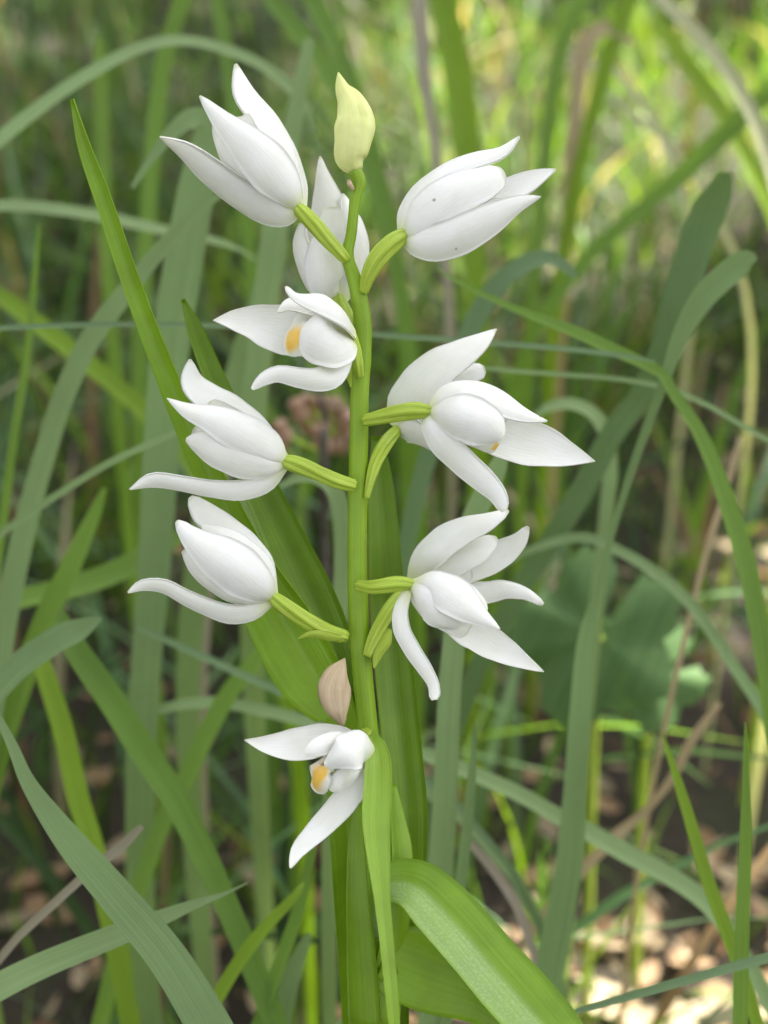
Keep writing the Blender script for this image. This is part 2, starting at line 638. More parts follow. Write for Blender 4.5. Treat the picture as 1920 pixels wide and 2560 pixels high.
# --- flower 1, upper, opening to the upper side away from the round bud
Z1 = Zone(350, 120, 950)
F = flower(Z1, (1100, 1115), 1.5)
stalk(F, 'ovary', Z1, [(1105, 1120), (1200, 1215), (1310, 1340), (1395, 1430), (1430, 1465)], [95, 105, 100, 85, 60], [1.5, 1.3, 1.0, .6, 0.2], 'ovary')
petal(F, 'sepal', Z1, [(668, 106), (755, 290), (900, 480), (1030, 690), (1100, 900), (1130, 1100)], [25, 150, 190, 200, 150, 60], (1.5, -2.5, -3), (.7, .5, .6), cup=.3)
petal(F, 'sepal', Z1, [(133, 620), (290, 725), (440, 860), (600, 995), (790, 1110), (980, 1165), (1090, 1130)], [10, 105, 150, 175, 190, 150, 70], (1.5, 0.5, 2), (-.6, -.6, .55), cup=.3)
petal(F, 'petal', Z1, [(505, 520), (580, 700), (720, 890), (900, 1020), (1085, 1115)], [70, 190, 230, 190, 80], (1.5, 2.2, 1.5), (-.6, -.4, .7), cup=.35)
petal(F, 'petal', Z1, [(760, 520), (860, 620), (980, 780), (1060, 930), (1120, 1100)], [60, 160, 200, 180, 70], (1.5, -.6, -2), (.6, .3, .7), cup=.35)
petal(F, 'sepal', Z1, [(412, 330), (560, 490), (740, 660), (900, 830), (1020, 980), (1100, 1110)], [30, 150, 290, 330, 260, 90], (1.5, 4.6, 3), (0, 0, 1), cup=.5, keel=-.06)
petal(F, 'lip', Z1, [(700, 470), (740, 600), (850, 800), (1080, 1080)], [120, 180, 200, 90], (1.5, 0.5, -1), (-.3, .6, .6), cup=-.4, mat='lip')

# --- flower 2, upper, opening the other way
F = flower(Z2, (710, 955), 1)
stalk(F, 'ovary', Z2, [(712, 958), (650, 1005), (580, 1080), (530, 1170), (500, 1270)], [85, 105, 105, 80, 45], [1, 1.5, 1.5, 1, 0.2], 'ovary')
petal(F, 'sepal', Z2, [(1548, 594), (1420, 655), (1280, 725), (1130, 790), (900, 880), (720, 955)], [8, 115, 160, 190, 160, 60], (1, -1.5, -2), (.1, .5, .8), cup=-.2)
petal(F, 'lip', Z2, [(1150, 610), (1050, 700), (900, 820), (730, 950)], [160, 200, 180, 70], (1, -.5, -1), (0, .5, .8), cup=-.3, mat='lip')
petal(F, 'sepal', Z2, [(1348, 413), (1240, 490), (1090, 528), (940, 590), (810, 700), (740, 830), (708, 945)], [10, 75, 105, 140, 165, 150, 70], (1, 1.2, 1), (-.45, .6, .65), cup=.3)
petal(F, 'petal', Z2, [(1262, 600), (1150, 650), (1000, 710), (870, 800), (770, 890), (712, 955)], [130, 210, 250, 250, 170, 70], (1, 3.6, 2), (0, .3, 1), cup=.35)
petal(F, 'petal', Z2, [(1330, 790), (1180, 830), (1020, 890), (870, 940), (715, 960)], [80, 150, 180, 170, 70], (1, 2.2, 0), (0, -.2, 1), cup=.3)
petal(F, 'sepal', Z2, [(1468, 746), (1350, 785), (1200, 870), (1050, 950), (910, 1005), (790, 1000), (715, 965)], [14, 90, 175, 205, 200, 170, 80], (1, 4.0, 3), (0, -.35, 1), cup=.4)

# --- flower 3, upright, half hidden behind the stem
F = flower(Z2, (360, 1310), -4)
stalk(F, 'ovary', Z2, [(360, 1310), (400, 1400), (440, 1480), (480, 1560)], [80, 90, 80, 60], [-4, -3.5, -2.2, -.5], 'ovary')
petal(F, 'sepal', Z2, [(262, 524), (280, 640), (310, 790), (330, 960), (345, 1130), (360, 1310)], [14, 90, 190, 260, 230, 90], (-4, -6, -7), (0, .3, 1), cup=.25)
petal(F, 'petal', Z2, [(388, 728), (440, 860), (475, 1000), (460, 1150), (375, 1305)], [25, 110, 140, 150, 80], (-4, -5, -6), (.5, .1, .9), cup=.35)
petal(F, 'petal', Z2, [(180, 880), (195, 1000), (220, 1120), (350, 1310)], [80, 150, 190, 80], (-4, -4.4, -5), (-.5, .1, .9), cup=.4)
petal(F, 'sepal', Z2, [(150, 890), (135, 980), (165, 1110), (230, 1230), (345, 1315)], [50, 80, 110, 110, 70], (-4, -3.3, -4), (-.75, 0, .6), cup=.3)
petal(F, 'sepal', Z2, [(290, 900), (280, 1000), (285, 1130), (310, 1240), (360, 1310)], [40, 170, 220, 200, 90], (-4, -1.6, -2.5), (0, .1, 1), cup=.5)
petal(F, 'lip', Z2, [(330, 800), (330, 950), (340, 1120), (360, 1300)], [100, 170, 190, 80], (-4, -4.6, -5), (0, .3, 1), cup=-.2, mat='lip')

# --- flower 4, facing out, yellow blotch on the lip, close above its drooping sepal
Z3 = Zone(480, 640, 1000)
F = flower(Z3, (1275, 640), 2, .0005)
stalk(F, 'ovary', Z3, [(1270, 640), (1300, 760), (1320, 860), (1340, 960)], [90, 100, 90, 60], [2, 1.6, 1.4, .6], 'ovary')
petal(F, 'sepal', Z3, [(172, 510), (320, 515), (480, 535), (640, 572), (820, 610), (1050, 640), (1260, 640)], [8, 160, 275, 370, 400, 330, 120], (2, 1, 3), (-.25, .1, 1), cup=-.28)
petal(F, 'petal', Z3, [(685, 440), (770, 375), (900, 370), (1050, 420), (1260, 600)], [30, 105, 150, 160, 100], (2, 4.6, 5), (-.1, .5, .9), cup=.4)
yellow = lambda t, u: np.clip(1.25 - ((t - .38) / .27) ** 2, 0, 1) * np.clip(1.25 - (u / .85) ** 4, 0, 1)
petal(F, 'lip', Z3, [(850, 800), (815, 735), (805, 660), (850, 570), (950, 500), (1240, 620)], [140, 190, 220, 220, 230, 120], (2, 5.2, 5.6), (-.6, -.1, .8), cup=.25, mat='lip', patch=yellow, keel=0.05,
      label='lip with orange yellow blotch')
petal(F, 'petal', Z3, [(870, 585), (960, 620), (1080, 655), (1190, 660), (1275, 640)], [260, 390, 450, 410, 200], (2, 7.6, 8), (-.1, 0, 1), cup=.32)
petal(F, 'sepal', Z3, [(750, 240), (815, 305), (930, 345), (1080, 375), (1210, 440), (1285, 560)], [40, 66, 130, 200, 250, 210], (2, 8.6, 7), (.12, .5, .9), cup=.35)
petal(F, 'sepal', Z3, [(478, 1062), (570, 985), (690, 945), (850, 975), (1000, 990), (1120, 960), (1200, 870), (1255, 740)], [45, 100, 135, 160, 180, 200, 150, 90], (2, 7.0, 8), (-.1, -.25, 1), cup=.3)
part_b = petal(orchid, 'bract', Z3, [(1262, 1050), (1240, 940), (1255, 830), (1290, 760)], [6, 45, 60, 40], (0.6, 1.6, .6), (-.5, 0, .8), mat='petal', cup=.4)
part(part_b)
part_b.data.materials[0] = M['ovary']

# --- flower 5, drooping lower sepal, tan streak
Z4 = Zone(300, 860, 940)
F = flower(Z4, (1080, 765), 2.5)
stalk(F, 'ovary', Z4, [(1085, 765), (1170, 790), (1280, 835), (1400, 885), (1520, 918)], [95, 105, 100, 95, 75], [2.5, 2.3, 1.8, 1.2, .3], 'ovary')
petal(F, 'sepal', Z4, [(455, 97), (475, 225), (580, 325), (730, 415), (900, 540), (1070, 750)], [22, 140, 200, 200, 170, 70], (2.5, -.5, -2), (.35, .55, .75), cup=.2)
petal(F, 'lip', Z4, [(560, 400), (680, 480), (850, 600), (1060, 750)], [120, 180, 200, 80], (2.5, 1, .5), (-.3, .3, .8), cup=-.3, mat='lip')
petal(F, 'petal', Z4, [(470, 560), (620, 640), (780, 700), (930, 740), (1075, 768)], [90, 170, 190, 160, 70], (2.5, 1.5, 1), (-.2, -.2, .9), cup=.3)
petal(F, 'petal', Z4, [(424, 622), (550, 665), (700, 735), (850, 790), (980, 805), (1075, 775)], [50, 210, 245, 210, 140, 70], (2.5, 5.2, 4), (-.1, -.35, 1), cup=.45, keel=-.10)
petal(F, 'sepal', Z4, [(303, 350), (440, 425), (600, 475), (750, 540), (900, 620), (1020, 700), (1080, 765)], [12, 110, 195, 255, 260, 200, 90], (2.5, 6.0, 4), (.05, .25, 1), cup=.45)
petal(F, 'sepal', Z4, [(63, 945), (210, 893), (400, 918), (600, 953), (790, 963), (950, 910), (1070, 790)], [8, 90, 98, 112, 128, 115, 60], (2.5, 3.4, 5), (-.05, -.5, .85), cup=.35)

# --- flower 6
Z6 = Zone(300, 1200, 940)
F = flower(Z6, (1000, 768), 3)
stalk(F, 'ovary', Z6, [(1000, 770), (1090, 835), (1200, 905), (1330, 975), (1470, 1015)], [90, 105, 105, 95, 70], [3, 2.8, 2.2, 1.4, .3], 'ovary')
o = petal(F, 'bract', Z6, [(1150, 1030), (1240, 1000), (1340, 1015), (1450, 1040)], [5, 45, 60, 50], (1, 2.6, 2.5), (-.1, -.3, 1), cup=.4)
o.data.materials[0] = M['ovary']
petal(F, 'sepal', Z6, [(458, 105), (560, 200), (700, 300), (840, 410), (940, 540), (1000, 760)], [50, 160, 165, 150, 130, 60], (3, .5, -1), (.4, .5, .7), cup=.25)
petal(F, 'petal', Z6, [(522, 288), (660, 345), (800, 440), (920, 570), (1005, 765)], [20, 130, 180, 190, 70], (3, 4.2, 2), (.4, .4, .8), cup=.35)
petal(F, 'lip', Z6, [(500, 400), (640, 500), (820, 620), (990, 765)], [120, 180, 200, 80], (3, 2, 1.5), (-.3, .3, .8), cup=-.3, mat='lip')
petal(F, 'petal', Z6, [(402, 462), (495, 570), (610, 668), (750, 740), (880, 780), (995, 775)], [45, 160, 190, 180, 130, 70], (3, 5.0, 4.5), (-.3, -.4, .9), cup=.4)
petal(F, 'sepal', Z6, [(365, 265), (450, 360), (580, 460), (720, 555), (850, 650), (950, 730), (1000, 770)], [65, 150, 270, 330, 310, 210, 90], (3, 7.2, 5.5), (.05, .05, 1), cup=.5)
petal(F, 'sepal', Z6, [(52, 732), (150, 688), (285, 698), (420, 772), (560, 835), (715, 880), (860, 865), (990, 790)], [15, 72, 92, 105, 118, 130, 110, 50], (3, 5.0, 6.5), (-.05, -.45, .9), cup=.35, keel=-.08)

# --- flowers 7 and 8, a pair on one level
Z5 = Zone(880, 780, 1520)
F = flower(Z5, (290, 765), -4)
stalk(F, 'ovary', Z5, [(290, 765), (220, 850), (160, 960), (120, 1090), (95, 1210)], [70, 90, 85, 60, 30], [-4, -2.5, -1.5, -.6, -.2], 'ovary')
petal(F, 'sepal', Z5, [(937, 108), (820, 185), (690, 260), (550, 350), (420, 475), (330, 600), (285, 750)], [15, 135, 210, 260, 290, 270, 110], (-4, -1.5, -4), (-.2, .35, 1), cup=.35, keel=-.06)
petal(F, 'petal', Z5, [(862, 365), (760, 390), (640, 450), (500, 570), (300, 750)], [95, 150, 190, 190, 80], (-4, -5, -6), (0, .4, 1), cup=.3)
petal(F, 'petal', Z5, [(640, 560), (540, 640), (440, 720), (300, 765)], [80, 180, 200, 90], (-4, -3.5, -5), (0, -.2, 1), cup=.3)
petal(F, 'sepal', Z5, [(520, 900), (450, 840), (380, 790), (290, 765)], [30, 120, 160, 90], (-4, -3.5, -6), (-.2, -.5, .9), cup=.4)
petal(F, 'sepal', Z5, [(760, 620), (640, 640), (500, 680), (300, 765)], [40, 150, 180, 80], (-4, -6.5, -8), (0, 0, 1), cup=-.3)
petal(F, 'lip', Z5, [(700, 560), (600, 600), (450, 680), (300, 765)], [120, 160, 180, 80], (-4, -5, -6), (0, .2, 1), cup=-.3, mat='lip')

F = flower(Z5, (495, 640), 4.5)
stalk(F, 'ovary', Z5, [(490, 640), (400, 640), (300, 655), (190, 680), (85, 705)], [85, 112, 108, 90, 70], [4.5, 4.3, 3.4, 2.0, .3], 'ovary')
petal(F, 'sepal', Z5, [(1573, 965), (1400, 925), (1210, 870), (1010, 815), (800, 750), (500, 650)], [8, 165, 285, 300, 240, 80], (4.5, 3, 5), (.1, .15, 1), cup=-.25)
petal(F, 'petal', Z5, [(1010, 690), (900, 640), (780, 610), (640, 610), (500, 640)], [100, 190, 230, 220, 90], (4.5, 4.5, 4.0), (0, .3, 1), cup=.3)
petal(F, 'sepal', Z5, [(1268, 705), (1130, 655), (1000, 590), (850, 520), (700, 500), (580, 550), (500, 635)], [12, 95, 160, 190, 180, 170, 80], (4.5, 7.4, 6), (.1, .55, .85), cup=.35)
petal(F, 'lip', Z5, [(940, 880), (880, 840), (760, 770), (640, 710), (500, 645)], [100, 150, 190, 180, 80], (4.5, 5.2, 5.6), (0, -.4, .9), cup=.25, mat='lip',
      patch=lambda t, u: np.clip(1.3 - (t / .13) ** 2, 0, 1) * np.clip(1.2 - (u / .6) ** 4, 0, 1))
petal(F, 'petal', Z5, [(985, 810), (890, 750), (780, 700), (660, 665), (570, 650), (495, 642)], [190, 290, 320, 310, 250, 110], (4.5, 9.2, 8), (0, -.05, 1), cup=.6)
petal(F, 'sepal', Z5, [(985, 1290), (925, 1180), (805, 1070), (690, 965), (570, 850), (500, 740), (490, 650)], [65, 120, 160, 175, 180, 140, 80], (4.5, 6.8, 8), (-.35, -.3, .9), cup=.35)

# --- lower pair
Z7 = Zone(860, 1240, 1420)
F = flower(Z7, (450, 705), -4)
stalk(F, 'ovary', Z7, [(450, 705), (370, 790), (290, 920), (220, 1060), (170, 1190)], [75, 95, 105, 95, 60], [-4, -2.6, -1.6, -.8, -.2], 'ovary')
o = petal(F, 'bract', Z7, [(225, 1275), (255, 1170), (310, 1080), (345, 985)], [12, 75, 95, 40], (-1.5, -.6, 0), (.3, -.1, 1), cup=.3)
o.data.materials[0] = M['ovary']
petal(F, 'sepal', Z7, [(1362, 228), (1290, 335), (1190, 410), (1050, 485), (880, 550), (480, 690)], [40, 135, 195, 225, 210, 80], (-4, -4.5, -4), (.2, .2, 1), cup=-.2)
petal(F, 'petal', Z7, [(1135, 310), (1010, 375), (870, 445), (730, 520), (600, 590), (470, 690)], [80, 195, 225, 215, 170, 80], (-4, -1.6, -2.5), (0, .35, 1), cup=.35)
petal(F, 'lip', Z7, [(950, 560), (800, 580), (650, 620), (470, 700)], [140, 190, 190, 90], (-4, -3.2, -4), (0, .2, 1), cup=.3, mat='lip')
petal(F, 'sepal', Z7, [(1475, 800), (1345, 720), (1200, 690), (1070, 710), (900, 720), (480, 705)], [40, 92, 135, 165, 170, 80], (-4, -4, -2.5), (.1, .2, 1), cup=.3)
petal(F, 'sepal', Z7, [(1218, 103), (1080, 168), (920, 225), (765, 300), (640, 400), (555, 510), (490, 680)], [45, 130, 185, 230, 240, 200, 90], (-4, .2, -2), (-.2, .35, 1), cup=.4)
petal(F, 'petal', Z7, [(800, 720), (700, 730), (600, 730), (460, 705)], [80, 170, 190, 80], (-4, -3.6, -4), (0, -.2, 1), cup=.3)

F = flower(Z7, (490, 655), 4.5)
stalk(F, 'ovary', Z7, [(490, 652), (400, 650), (290, 665), (190, 675), (105, 665)], [85, 108, 110, 95, 75], [4.5, 4.3, 3.4, 2.0, .3], 'ovary')
petal(F, 'sepal', Z7, [(1478, 1300), (1310, 1215), (1140, 1120), (990, 1030), (850, 940), (500, 670)], [12, 130, 215, 250, 240, 80], (4.5, 3, 5), (.1, .1, 1), cup=-.25)
petal(F, 'lip', Z7, [(930, 990), (830, 930), (700, 840), (580, 740), (500, 665)], [160, 230, 250, 210, 80], (4.5, 5, 5.4), (0, -.1, 1), cup=.3, mat='lip',
      patch=lambda t, u: t * 0)
petal(F, 'petal', Z7, [(850, 985), (760, 920), (650, 830), (560, 745), (492, 660)], [170, 250, 280, 240, 90], (4.5, 8.2, 7), (-.25, -.2, 1), cup=.55)
petal(F, 'petal', Z7, [(1060, 860), (960, 780), (850, 700), (700, 640), (500, 650)], [120, 200, 220, 180, 80], (4.5, 6, 5), (.3, .3, .9), cup=.3)
petal(F, 'sepal', Z7, [(1155, 985), (1010, 880), (880, 775), (760, 690), (640, 640), (500, 650)], [25, 170, 275, 300, 240, 90], (4.5, 9.2, 8), (.15, .25, 1), cup=.45)
petal(F, 'sepal', Z7, [(665, 1510), (650, 1390), (575, 1265), (485, 1130), (415, 990), (410, 850), (480, 670)], [75, 88, 112, 125, 128, 110, 60], (4.5, 6.4, 8), (-.4, -.1, .95), cup=.35)

# --- lowest flower, above the hanging leaf
Z8 = Zone(560, 1600, 1060)
F = flower(Z8, (1215, 950), 5.5)
stalk(F, 'ovary', Z8, [(1215, 950), (1230, 880), (1210, 800), (1170, 760)], [90, 95, 90, 70], [5.5, 4, 2, .2], 'ovary')
petal(F, 'sepal', Z8, [(172, 830), (330, 862), (500, 872), (680, 858), (850, 820), (1010, 850), (1200, 940)], [8, 135, 230, 275, 250, 220, 90], (5.5, 6, 8), (-.2, .2, 1), cup=-.2)
petal(F, 'lip', Z8, [(860, 1235), (800, 1190), (775, 1110), (800, 1040), (900, 1000), (1190, 960)], [150, 230, 250, 220, 210, 100], (5.5, 9.0, 10.5), (-.5, -.3, .8), cup=.25, mat='lip', patch=yellow,
      label='lip with orange yellow blotch')
petal(F, 'petal', Z8, [(668, 935), (770, 885), (890, 840), (1000, 850), (1190, 940)], [60, 155, 170, 170, 90], (5.5, 9, 9.5), (-.2, .3, 1), cup=.4)
petal(F, 'petal', Z8, [(880, 1250), (970, 1185), (1080, 1115), (1210, 970)], [110, 180, 195, 100], (5.5, 9.5, 10), (-.1, -.4, 1), cup=.4)
petal(F, 'sepal', Z8, [(830, 1035), (950, 960), (1070, 900), (1170, 880), (1265, 925)], [90, 240, 320, 300, 150], (5.5, 11.5, 10.5), (-.05, .3, 1), cup=.4, keel=.1)
petal(F, 'sepal', Z8, [(550, 1890), (620, 1740), (755, 1595), (900, 1450), (1020, 1310), (1120, 1180), (1215, 980)], [30, 125, 185, 215, 215, 185, 80], (5.5, 8, 11), (-.25, -.1, 1), cup=-.2)

# --- papery tan bud
b = bud('withered_bud', Z8, [(1003, 150), (945, 290), (925, 420), (945, 560), (985, 715)], [10, 205, 285, 225, 25], 3.0, 'dry_bud', fold=.22, twist=2.0, flat=.55, nr=3)
b['label'] = 'papery tan withered bud'


# --- leaves of the orchid, in pixels of the photograph
FP = Zone(0, 0, 1659)
FP.k = 1.0


def leaf(name, pts, ws, ds, face, face2=None, mat='leaf', cup=.1, keel=0.0, thick=0.0003, ripple=0.02, to_root=True, nu=9, label=None):
    n = 44
    px = catmull(pts, n)
    dd = catmull(ds, n)[:, 0]
    c = [np.array(P(a, b, e)) for (a, b), e in zip(px, dd)]
    w = list(np.maximum(catmull(ws, n)[:, 0], 2) * PX * (DIST - dd * 0.001) / DIST)
    if to_root:                          # wrap down round the stem to the ground
        last = Vector(c[-1])
        for k in range(1, 9):
            q = k / 8
            c.append(np.array(last.lerp(ORCHID_BASE, q)))
            w.append(w[n - 1] * (1 - .4 * q))
    PETAL_SEED[0] += 1
    v, f, uv, tt, uu = ribbon(np.array(c), np.array(w), cam_vec(face), cam_vec(face2 or face), cup, nu, thick, ripple, keel, PETAL_SEED[0])
    o = part(mesh_obj(name, v, f, M[mat], orchid, uv=uv))
    if label: o['label'] = label
    return o


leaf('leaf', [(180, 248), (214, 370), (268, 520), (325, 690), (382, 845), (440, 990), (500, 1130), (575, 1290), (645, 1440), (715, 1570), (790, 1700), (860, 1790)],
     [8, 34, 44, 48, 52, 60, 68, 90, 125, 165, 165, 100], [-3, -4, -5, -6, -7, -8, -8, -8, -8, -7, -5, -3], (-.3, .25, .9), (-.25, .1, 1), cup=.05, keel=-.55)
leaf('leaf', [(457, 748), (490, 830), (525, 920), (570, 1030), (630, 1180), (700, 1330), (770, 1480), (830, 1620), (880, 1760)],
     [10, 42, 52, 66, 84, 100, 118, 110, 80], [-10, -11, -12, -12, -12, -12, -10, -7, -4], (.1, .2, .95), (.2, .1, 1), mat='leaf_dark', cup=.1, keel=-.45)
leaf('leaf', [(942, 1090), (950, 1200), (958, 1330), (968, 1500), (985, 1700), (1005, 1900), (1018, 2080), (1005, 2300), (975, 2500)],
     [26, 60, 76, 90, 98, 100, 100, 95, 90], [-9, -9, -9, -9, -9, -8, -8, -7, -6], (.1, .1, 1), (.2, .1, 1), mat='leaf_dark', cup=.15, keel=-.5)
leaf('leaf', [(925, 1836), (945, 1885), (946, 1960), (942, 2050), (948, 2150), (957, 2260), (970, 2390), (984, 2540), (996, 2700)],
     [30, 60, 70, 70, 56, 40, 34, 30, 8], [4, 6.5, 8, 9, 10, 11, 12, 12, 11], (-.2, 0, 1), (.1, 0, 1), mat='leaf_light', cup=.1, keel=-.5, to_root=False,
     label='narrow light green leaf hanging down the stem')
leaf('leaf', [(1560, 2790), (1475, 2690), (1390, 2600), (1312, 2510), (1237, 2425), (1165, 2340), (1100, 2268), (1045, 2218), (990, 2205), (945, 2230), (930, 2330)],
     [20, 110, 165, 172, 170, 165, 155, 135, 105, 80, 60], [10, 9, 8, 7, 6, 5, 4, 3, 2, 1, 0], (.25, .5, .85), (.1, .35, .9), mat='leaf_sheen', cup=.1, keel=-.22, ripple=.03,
     label='broad arching leaf with painted pale sheen')
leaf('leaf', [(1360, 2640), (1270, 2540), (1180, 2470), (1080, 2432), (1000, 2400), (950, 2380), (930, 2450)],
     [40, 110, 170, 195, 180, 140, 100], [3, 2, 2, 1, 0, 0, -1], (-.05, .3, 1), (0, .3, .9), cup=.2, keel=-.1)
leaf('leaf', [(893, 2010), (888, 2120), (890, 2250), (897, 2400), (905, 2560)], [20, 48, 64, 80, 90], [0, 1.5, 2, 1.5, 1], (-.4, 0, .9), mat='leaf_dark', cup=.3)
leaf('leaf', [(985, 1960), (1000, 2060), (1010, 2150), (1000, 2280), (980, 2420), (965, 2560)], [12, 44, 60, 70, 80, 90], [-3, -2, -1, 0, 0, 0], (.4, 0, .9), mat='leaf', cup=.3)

# ------------------------------------------------------------------ single grass blades
BLADES = []


def root_path(p, t, below=0.008):
    """From p, heading t, sag over and go down into the soil."""
    pts = []
    p = Vector(p)
    t = Vector(t).normalized()
    k = 0.0
    while p.z > -below and len(pts) < 60:
        k = min(1.0, k + 0.09)
        step = min(0.012, max(0.003, (p.z + below)))
        t = (t * (1 - k) + Vector((0, 0, -1)) * k).normalized()
        p = p + t * step
        pts.append(np.array(p))
    return pts


def blade(label, mat, pts, ws, ds, face=(0, .3, 1), face2=None, keel=-.3, cup=0.0, name='grass_blade', cat='grass blade', group='long grass blades round the orchid', root=True, ripple=0.0, nu=5):
    n = max(16, 6 * len(pts))
    px = catmull(pts, n)
    if not hasattr(ds, '__len__'):
        ds = [ds, ds]
    dd = catmull(ds, n)[:, 0] if len(ds) > 2 else np.linspace(ds[0], ds[-1], n)
    c = [np.array(P(a, b, e)) for (a, b), e in zip(px, dd)]
    w = list(np.maximum(catmull(ws, n)[:, 0], 1.5) * PX * (DIST - dd * 0.001) / DIST)
    if root:
        ext = root_path(c[-1], c[-1] - c[-3])
        wl_ = w[-1]
        for k, q in enumerate(ext):
            c.append(q)
            w.append(wl_ * (1 - .35 * k / max(1, len(ext))))
    c = np.array(c)
    # frame hint turns with the path so that the sheet never collapses
    PETAL_SEED[0] += 1
    v, f, uv, tt, uu = ribbon(c, np.array(w), cam_vec(face), cam_vec(face2 or face), cup, nu, 0.0, ripple, keel, PETAL_SEED[0])
    o = mesh_obj(name, v, f, M[mat], origin=tuple(c[-1]), uv=uv)
    tag(o, label, cat, group)
    BLADES.append(o)
    return o


# tip first, root last; depth d behind the stem is negative (millimetres)
blade('glaucous grass blade arching in a high bow behind the upper flower', 'gl', [(790, 330), (752, 255), (650, 165), (486, 108), (347, 125), (174, 220), (0, 353), (-120, 470)], [12, 34, 42, 44, 44, 44, 46, 46], (-110, -90), (.1, .6, .8))
blade('green upright grass blade crossing the high bowed blade', 'gr', [(470, -60), (450, 20), (412, 150), (388, 330), (372, 520), (360, 700)], [40, 44, 44, 42, 40, 40], (-170, -170))
blade('wide pale green grass blade with bent top behind the upper flower', 'gl', [(330, 470), (390, 380), (470, 300), (520, 330), (490, 480), (455, 680), (425, 880), (405, 1100), (390, 1350), (370, 1600)], [10, 26, 50, 76, 92, 96, 94, 90, 84, 76], (-75, -85), (.1, .1, 1), keel=-.15)
blade('glaucous grass blade lying almost level beside the long narrow orchid leaf', 'gl', [(640, 650), (560, 612), (385, 575), (200, 537), (0, 520), (-150, 560)], [14, 30, 46, 52, 52, 50], (-120, -100), (0, .7, .7))
blade('broad glaucous grass blade slanting behind the long narrow orchid leaf', 'gl', [(560, 480), (450, 570), (330, 715), (231, 845), (162, 990), (116, 1134), (75, 1280), (30, 1480), (0, 1650)], [12, 34, 50, 58, 60, 60, 62, 64, 64], (-60, -70), (-.2, .1, 1), keel=-.2)
blade('yellow green grass blade slanting down across the broad glaucous one', 'yg', [(-60, 700), (0, 742), (116, 830), (231, 920), (347, 1018), (450, 1120), (520, 1240)], [30, 44, 50, 52, 50, 46, 44], (-140, -130), (.2, .4, .9))
blade('hair thin blue green grass blade stretched level behind flowers and stem', 'dg', [(1640, 905), (1560, 890), (1400, 872), (1250, 860), (950, 838), (700, 822), (530, 815), (280, 812), (0, 822), (-120, 850)], [6, 14, 17, 17, 17, 17, 16, 16, 16, 15], (-48, -48), (0, .5, .9))
blade('thin blue green grass blade rising past the left sepals', 'gl', [(470, 1060), (440, 1082), (290, 1150), (145, 1238), (0, 1337), (-100, 1420)], [6, 16, 21, 22, 22, 22], (-45, -60), (.1, .5, .9))
blade('slender upright green grass blade beside the thin rising one', 'gr', [(98, 560), (87, 700), (70, 875), (35, 1105), (12, 1280), (-20, 1500)], [6, 18, 22, 24, 24, 24], (-70, -80), (-.2, 0, 1))
blade('broad pale green grass blade cutting diagonally over a lower blade, sharpest of the grasses', 'gl', [(-30, 1740), (29, 1860), (75, 1964), (174, 2103), (301, 2253), (417, 2392), (520, 2560), (600, 2720)], [10, 26, 40, 72, 90, 98, 108, 112], (-14, -6), (.2, .2, 1), keel=-.12)
blade('green grass blade with thread thin tip lying under the broad diagonal one', 'gl', [(619, 2207), (560, 2235), (492, 2259), (390, 2300), (289, 2340), (116, 2410), (0, 2467), (-120, 2540)], [3, 10, 24, 44, 58, 66, 70, 70], (-24, -18), (.1, .5, .9), keel=-.15)
blade('wide fresh green grass blade leaning behind the lowest flower', 'gr', [(150, 1530), (191, 1624), (278, 1751), (359, 1879), (440, 2000), (520, 2160), (600, 2340)], [24, 60, 68, 70, 68, 64, 60], (-55, -50), (.2, .3, 1), keel=-.2)
blade('short broad grass blade with its pointed tip folded over', 'gl', [(255, 1545), (200, 1575), (145, 1600), (58, 1659), (0, 1717), (-80, 1810)], [8, 60, 72, 70, 66, 62], (-42, -40), (.1, .5, .9), keel=-.2)
blade('tall soft green grass blade rising behind the folded tip', 'gr', [(262, 1220), (231, 1300), (174, 1427), (116, 1549), (58, 1705), (0, 1880), (-40, 2050)], [14, 40, 58, 64, 64, 62, 60], (-70, -75), (-.2, .2, 1), keel=-.2)
blade('green grass blade crossing the wide fresh one, leaning the opposite way', 'gr', [(700, 1570), (665, 1624), (579, 1728), (521, 1832), (463, 1954), (400, 2080), (340, 2250)], [14, 38, 48, 50, 50, 48, 46], (-80, -80), (-.2, .3, 1))
blade('lush green grass blade bending between two glaucous ones', 'yg', [(90, 1600), (116, 1693), (156, 1820), (197, 2000), (235, 2120), (270, 2280)], [24, 46, 52, 54, 52, 50], (-70, -65), (.2, .2, 1))
blade('glaucous grass blade arched flat under the left flowers', 'gl', [(330, 1800), (400, 1775), (550, 1760), (752, 1803), (860, 1850)], [14, 32, 38, 38, 36], (-90, -80), (0, .7, .7))
blade('wiry blue green grass blade crossing behind the orchid leaves', 'dg', [(340, 1568), (376, 1583), (492, 1635), (607, 1688), (723, 1740), (840, 1800)], [6, 16, 20, 20, 20, 20], (-80, -70), (0, .5, .9))
blade('bright lime grass blade catching light under the left flower', 'yg', [(380, 1380), (370, 1490), (355, 1647), (341, 1763), (335, 1900)], [12, 30, 36, 34, 30], (-120, -120))
blade('pale upright grass blade standing behind the lower right flower', 'gl', [(1262, 1120), (1235, 1190), (1185, 1290), (1152, 1420), (1134, 1607), (1122, 1763), (1112, 2000), (1098, 2200), (1085, 2420)], [26, 50, 56, 56, 56, 58, 60, 62, 60], (-45, -42), (.05, 0, 1), keel=-.15)
blade('needle tipped grass blade beside the pale upright one', 'gl', [(1190, 1800), (1184, 1860), (1176, 1980), (1160, 2140), (1140, 2320)], [3, 14, 24, 28, 28], (-38, -40), (.1, 0, 1))
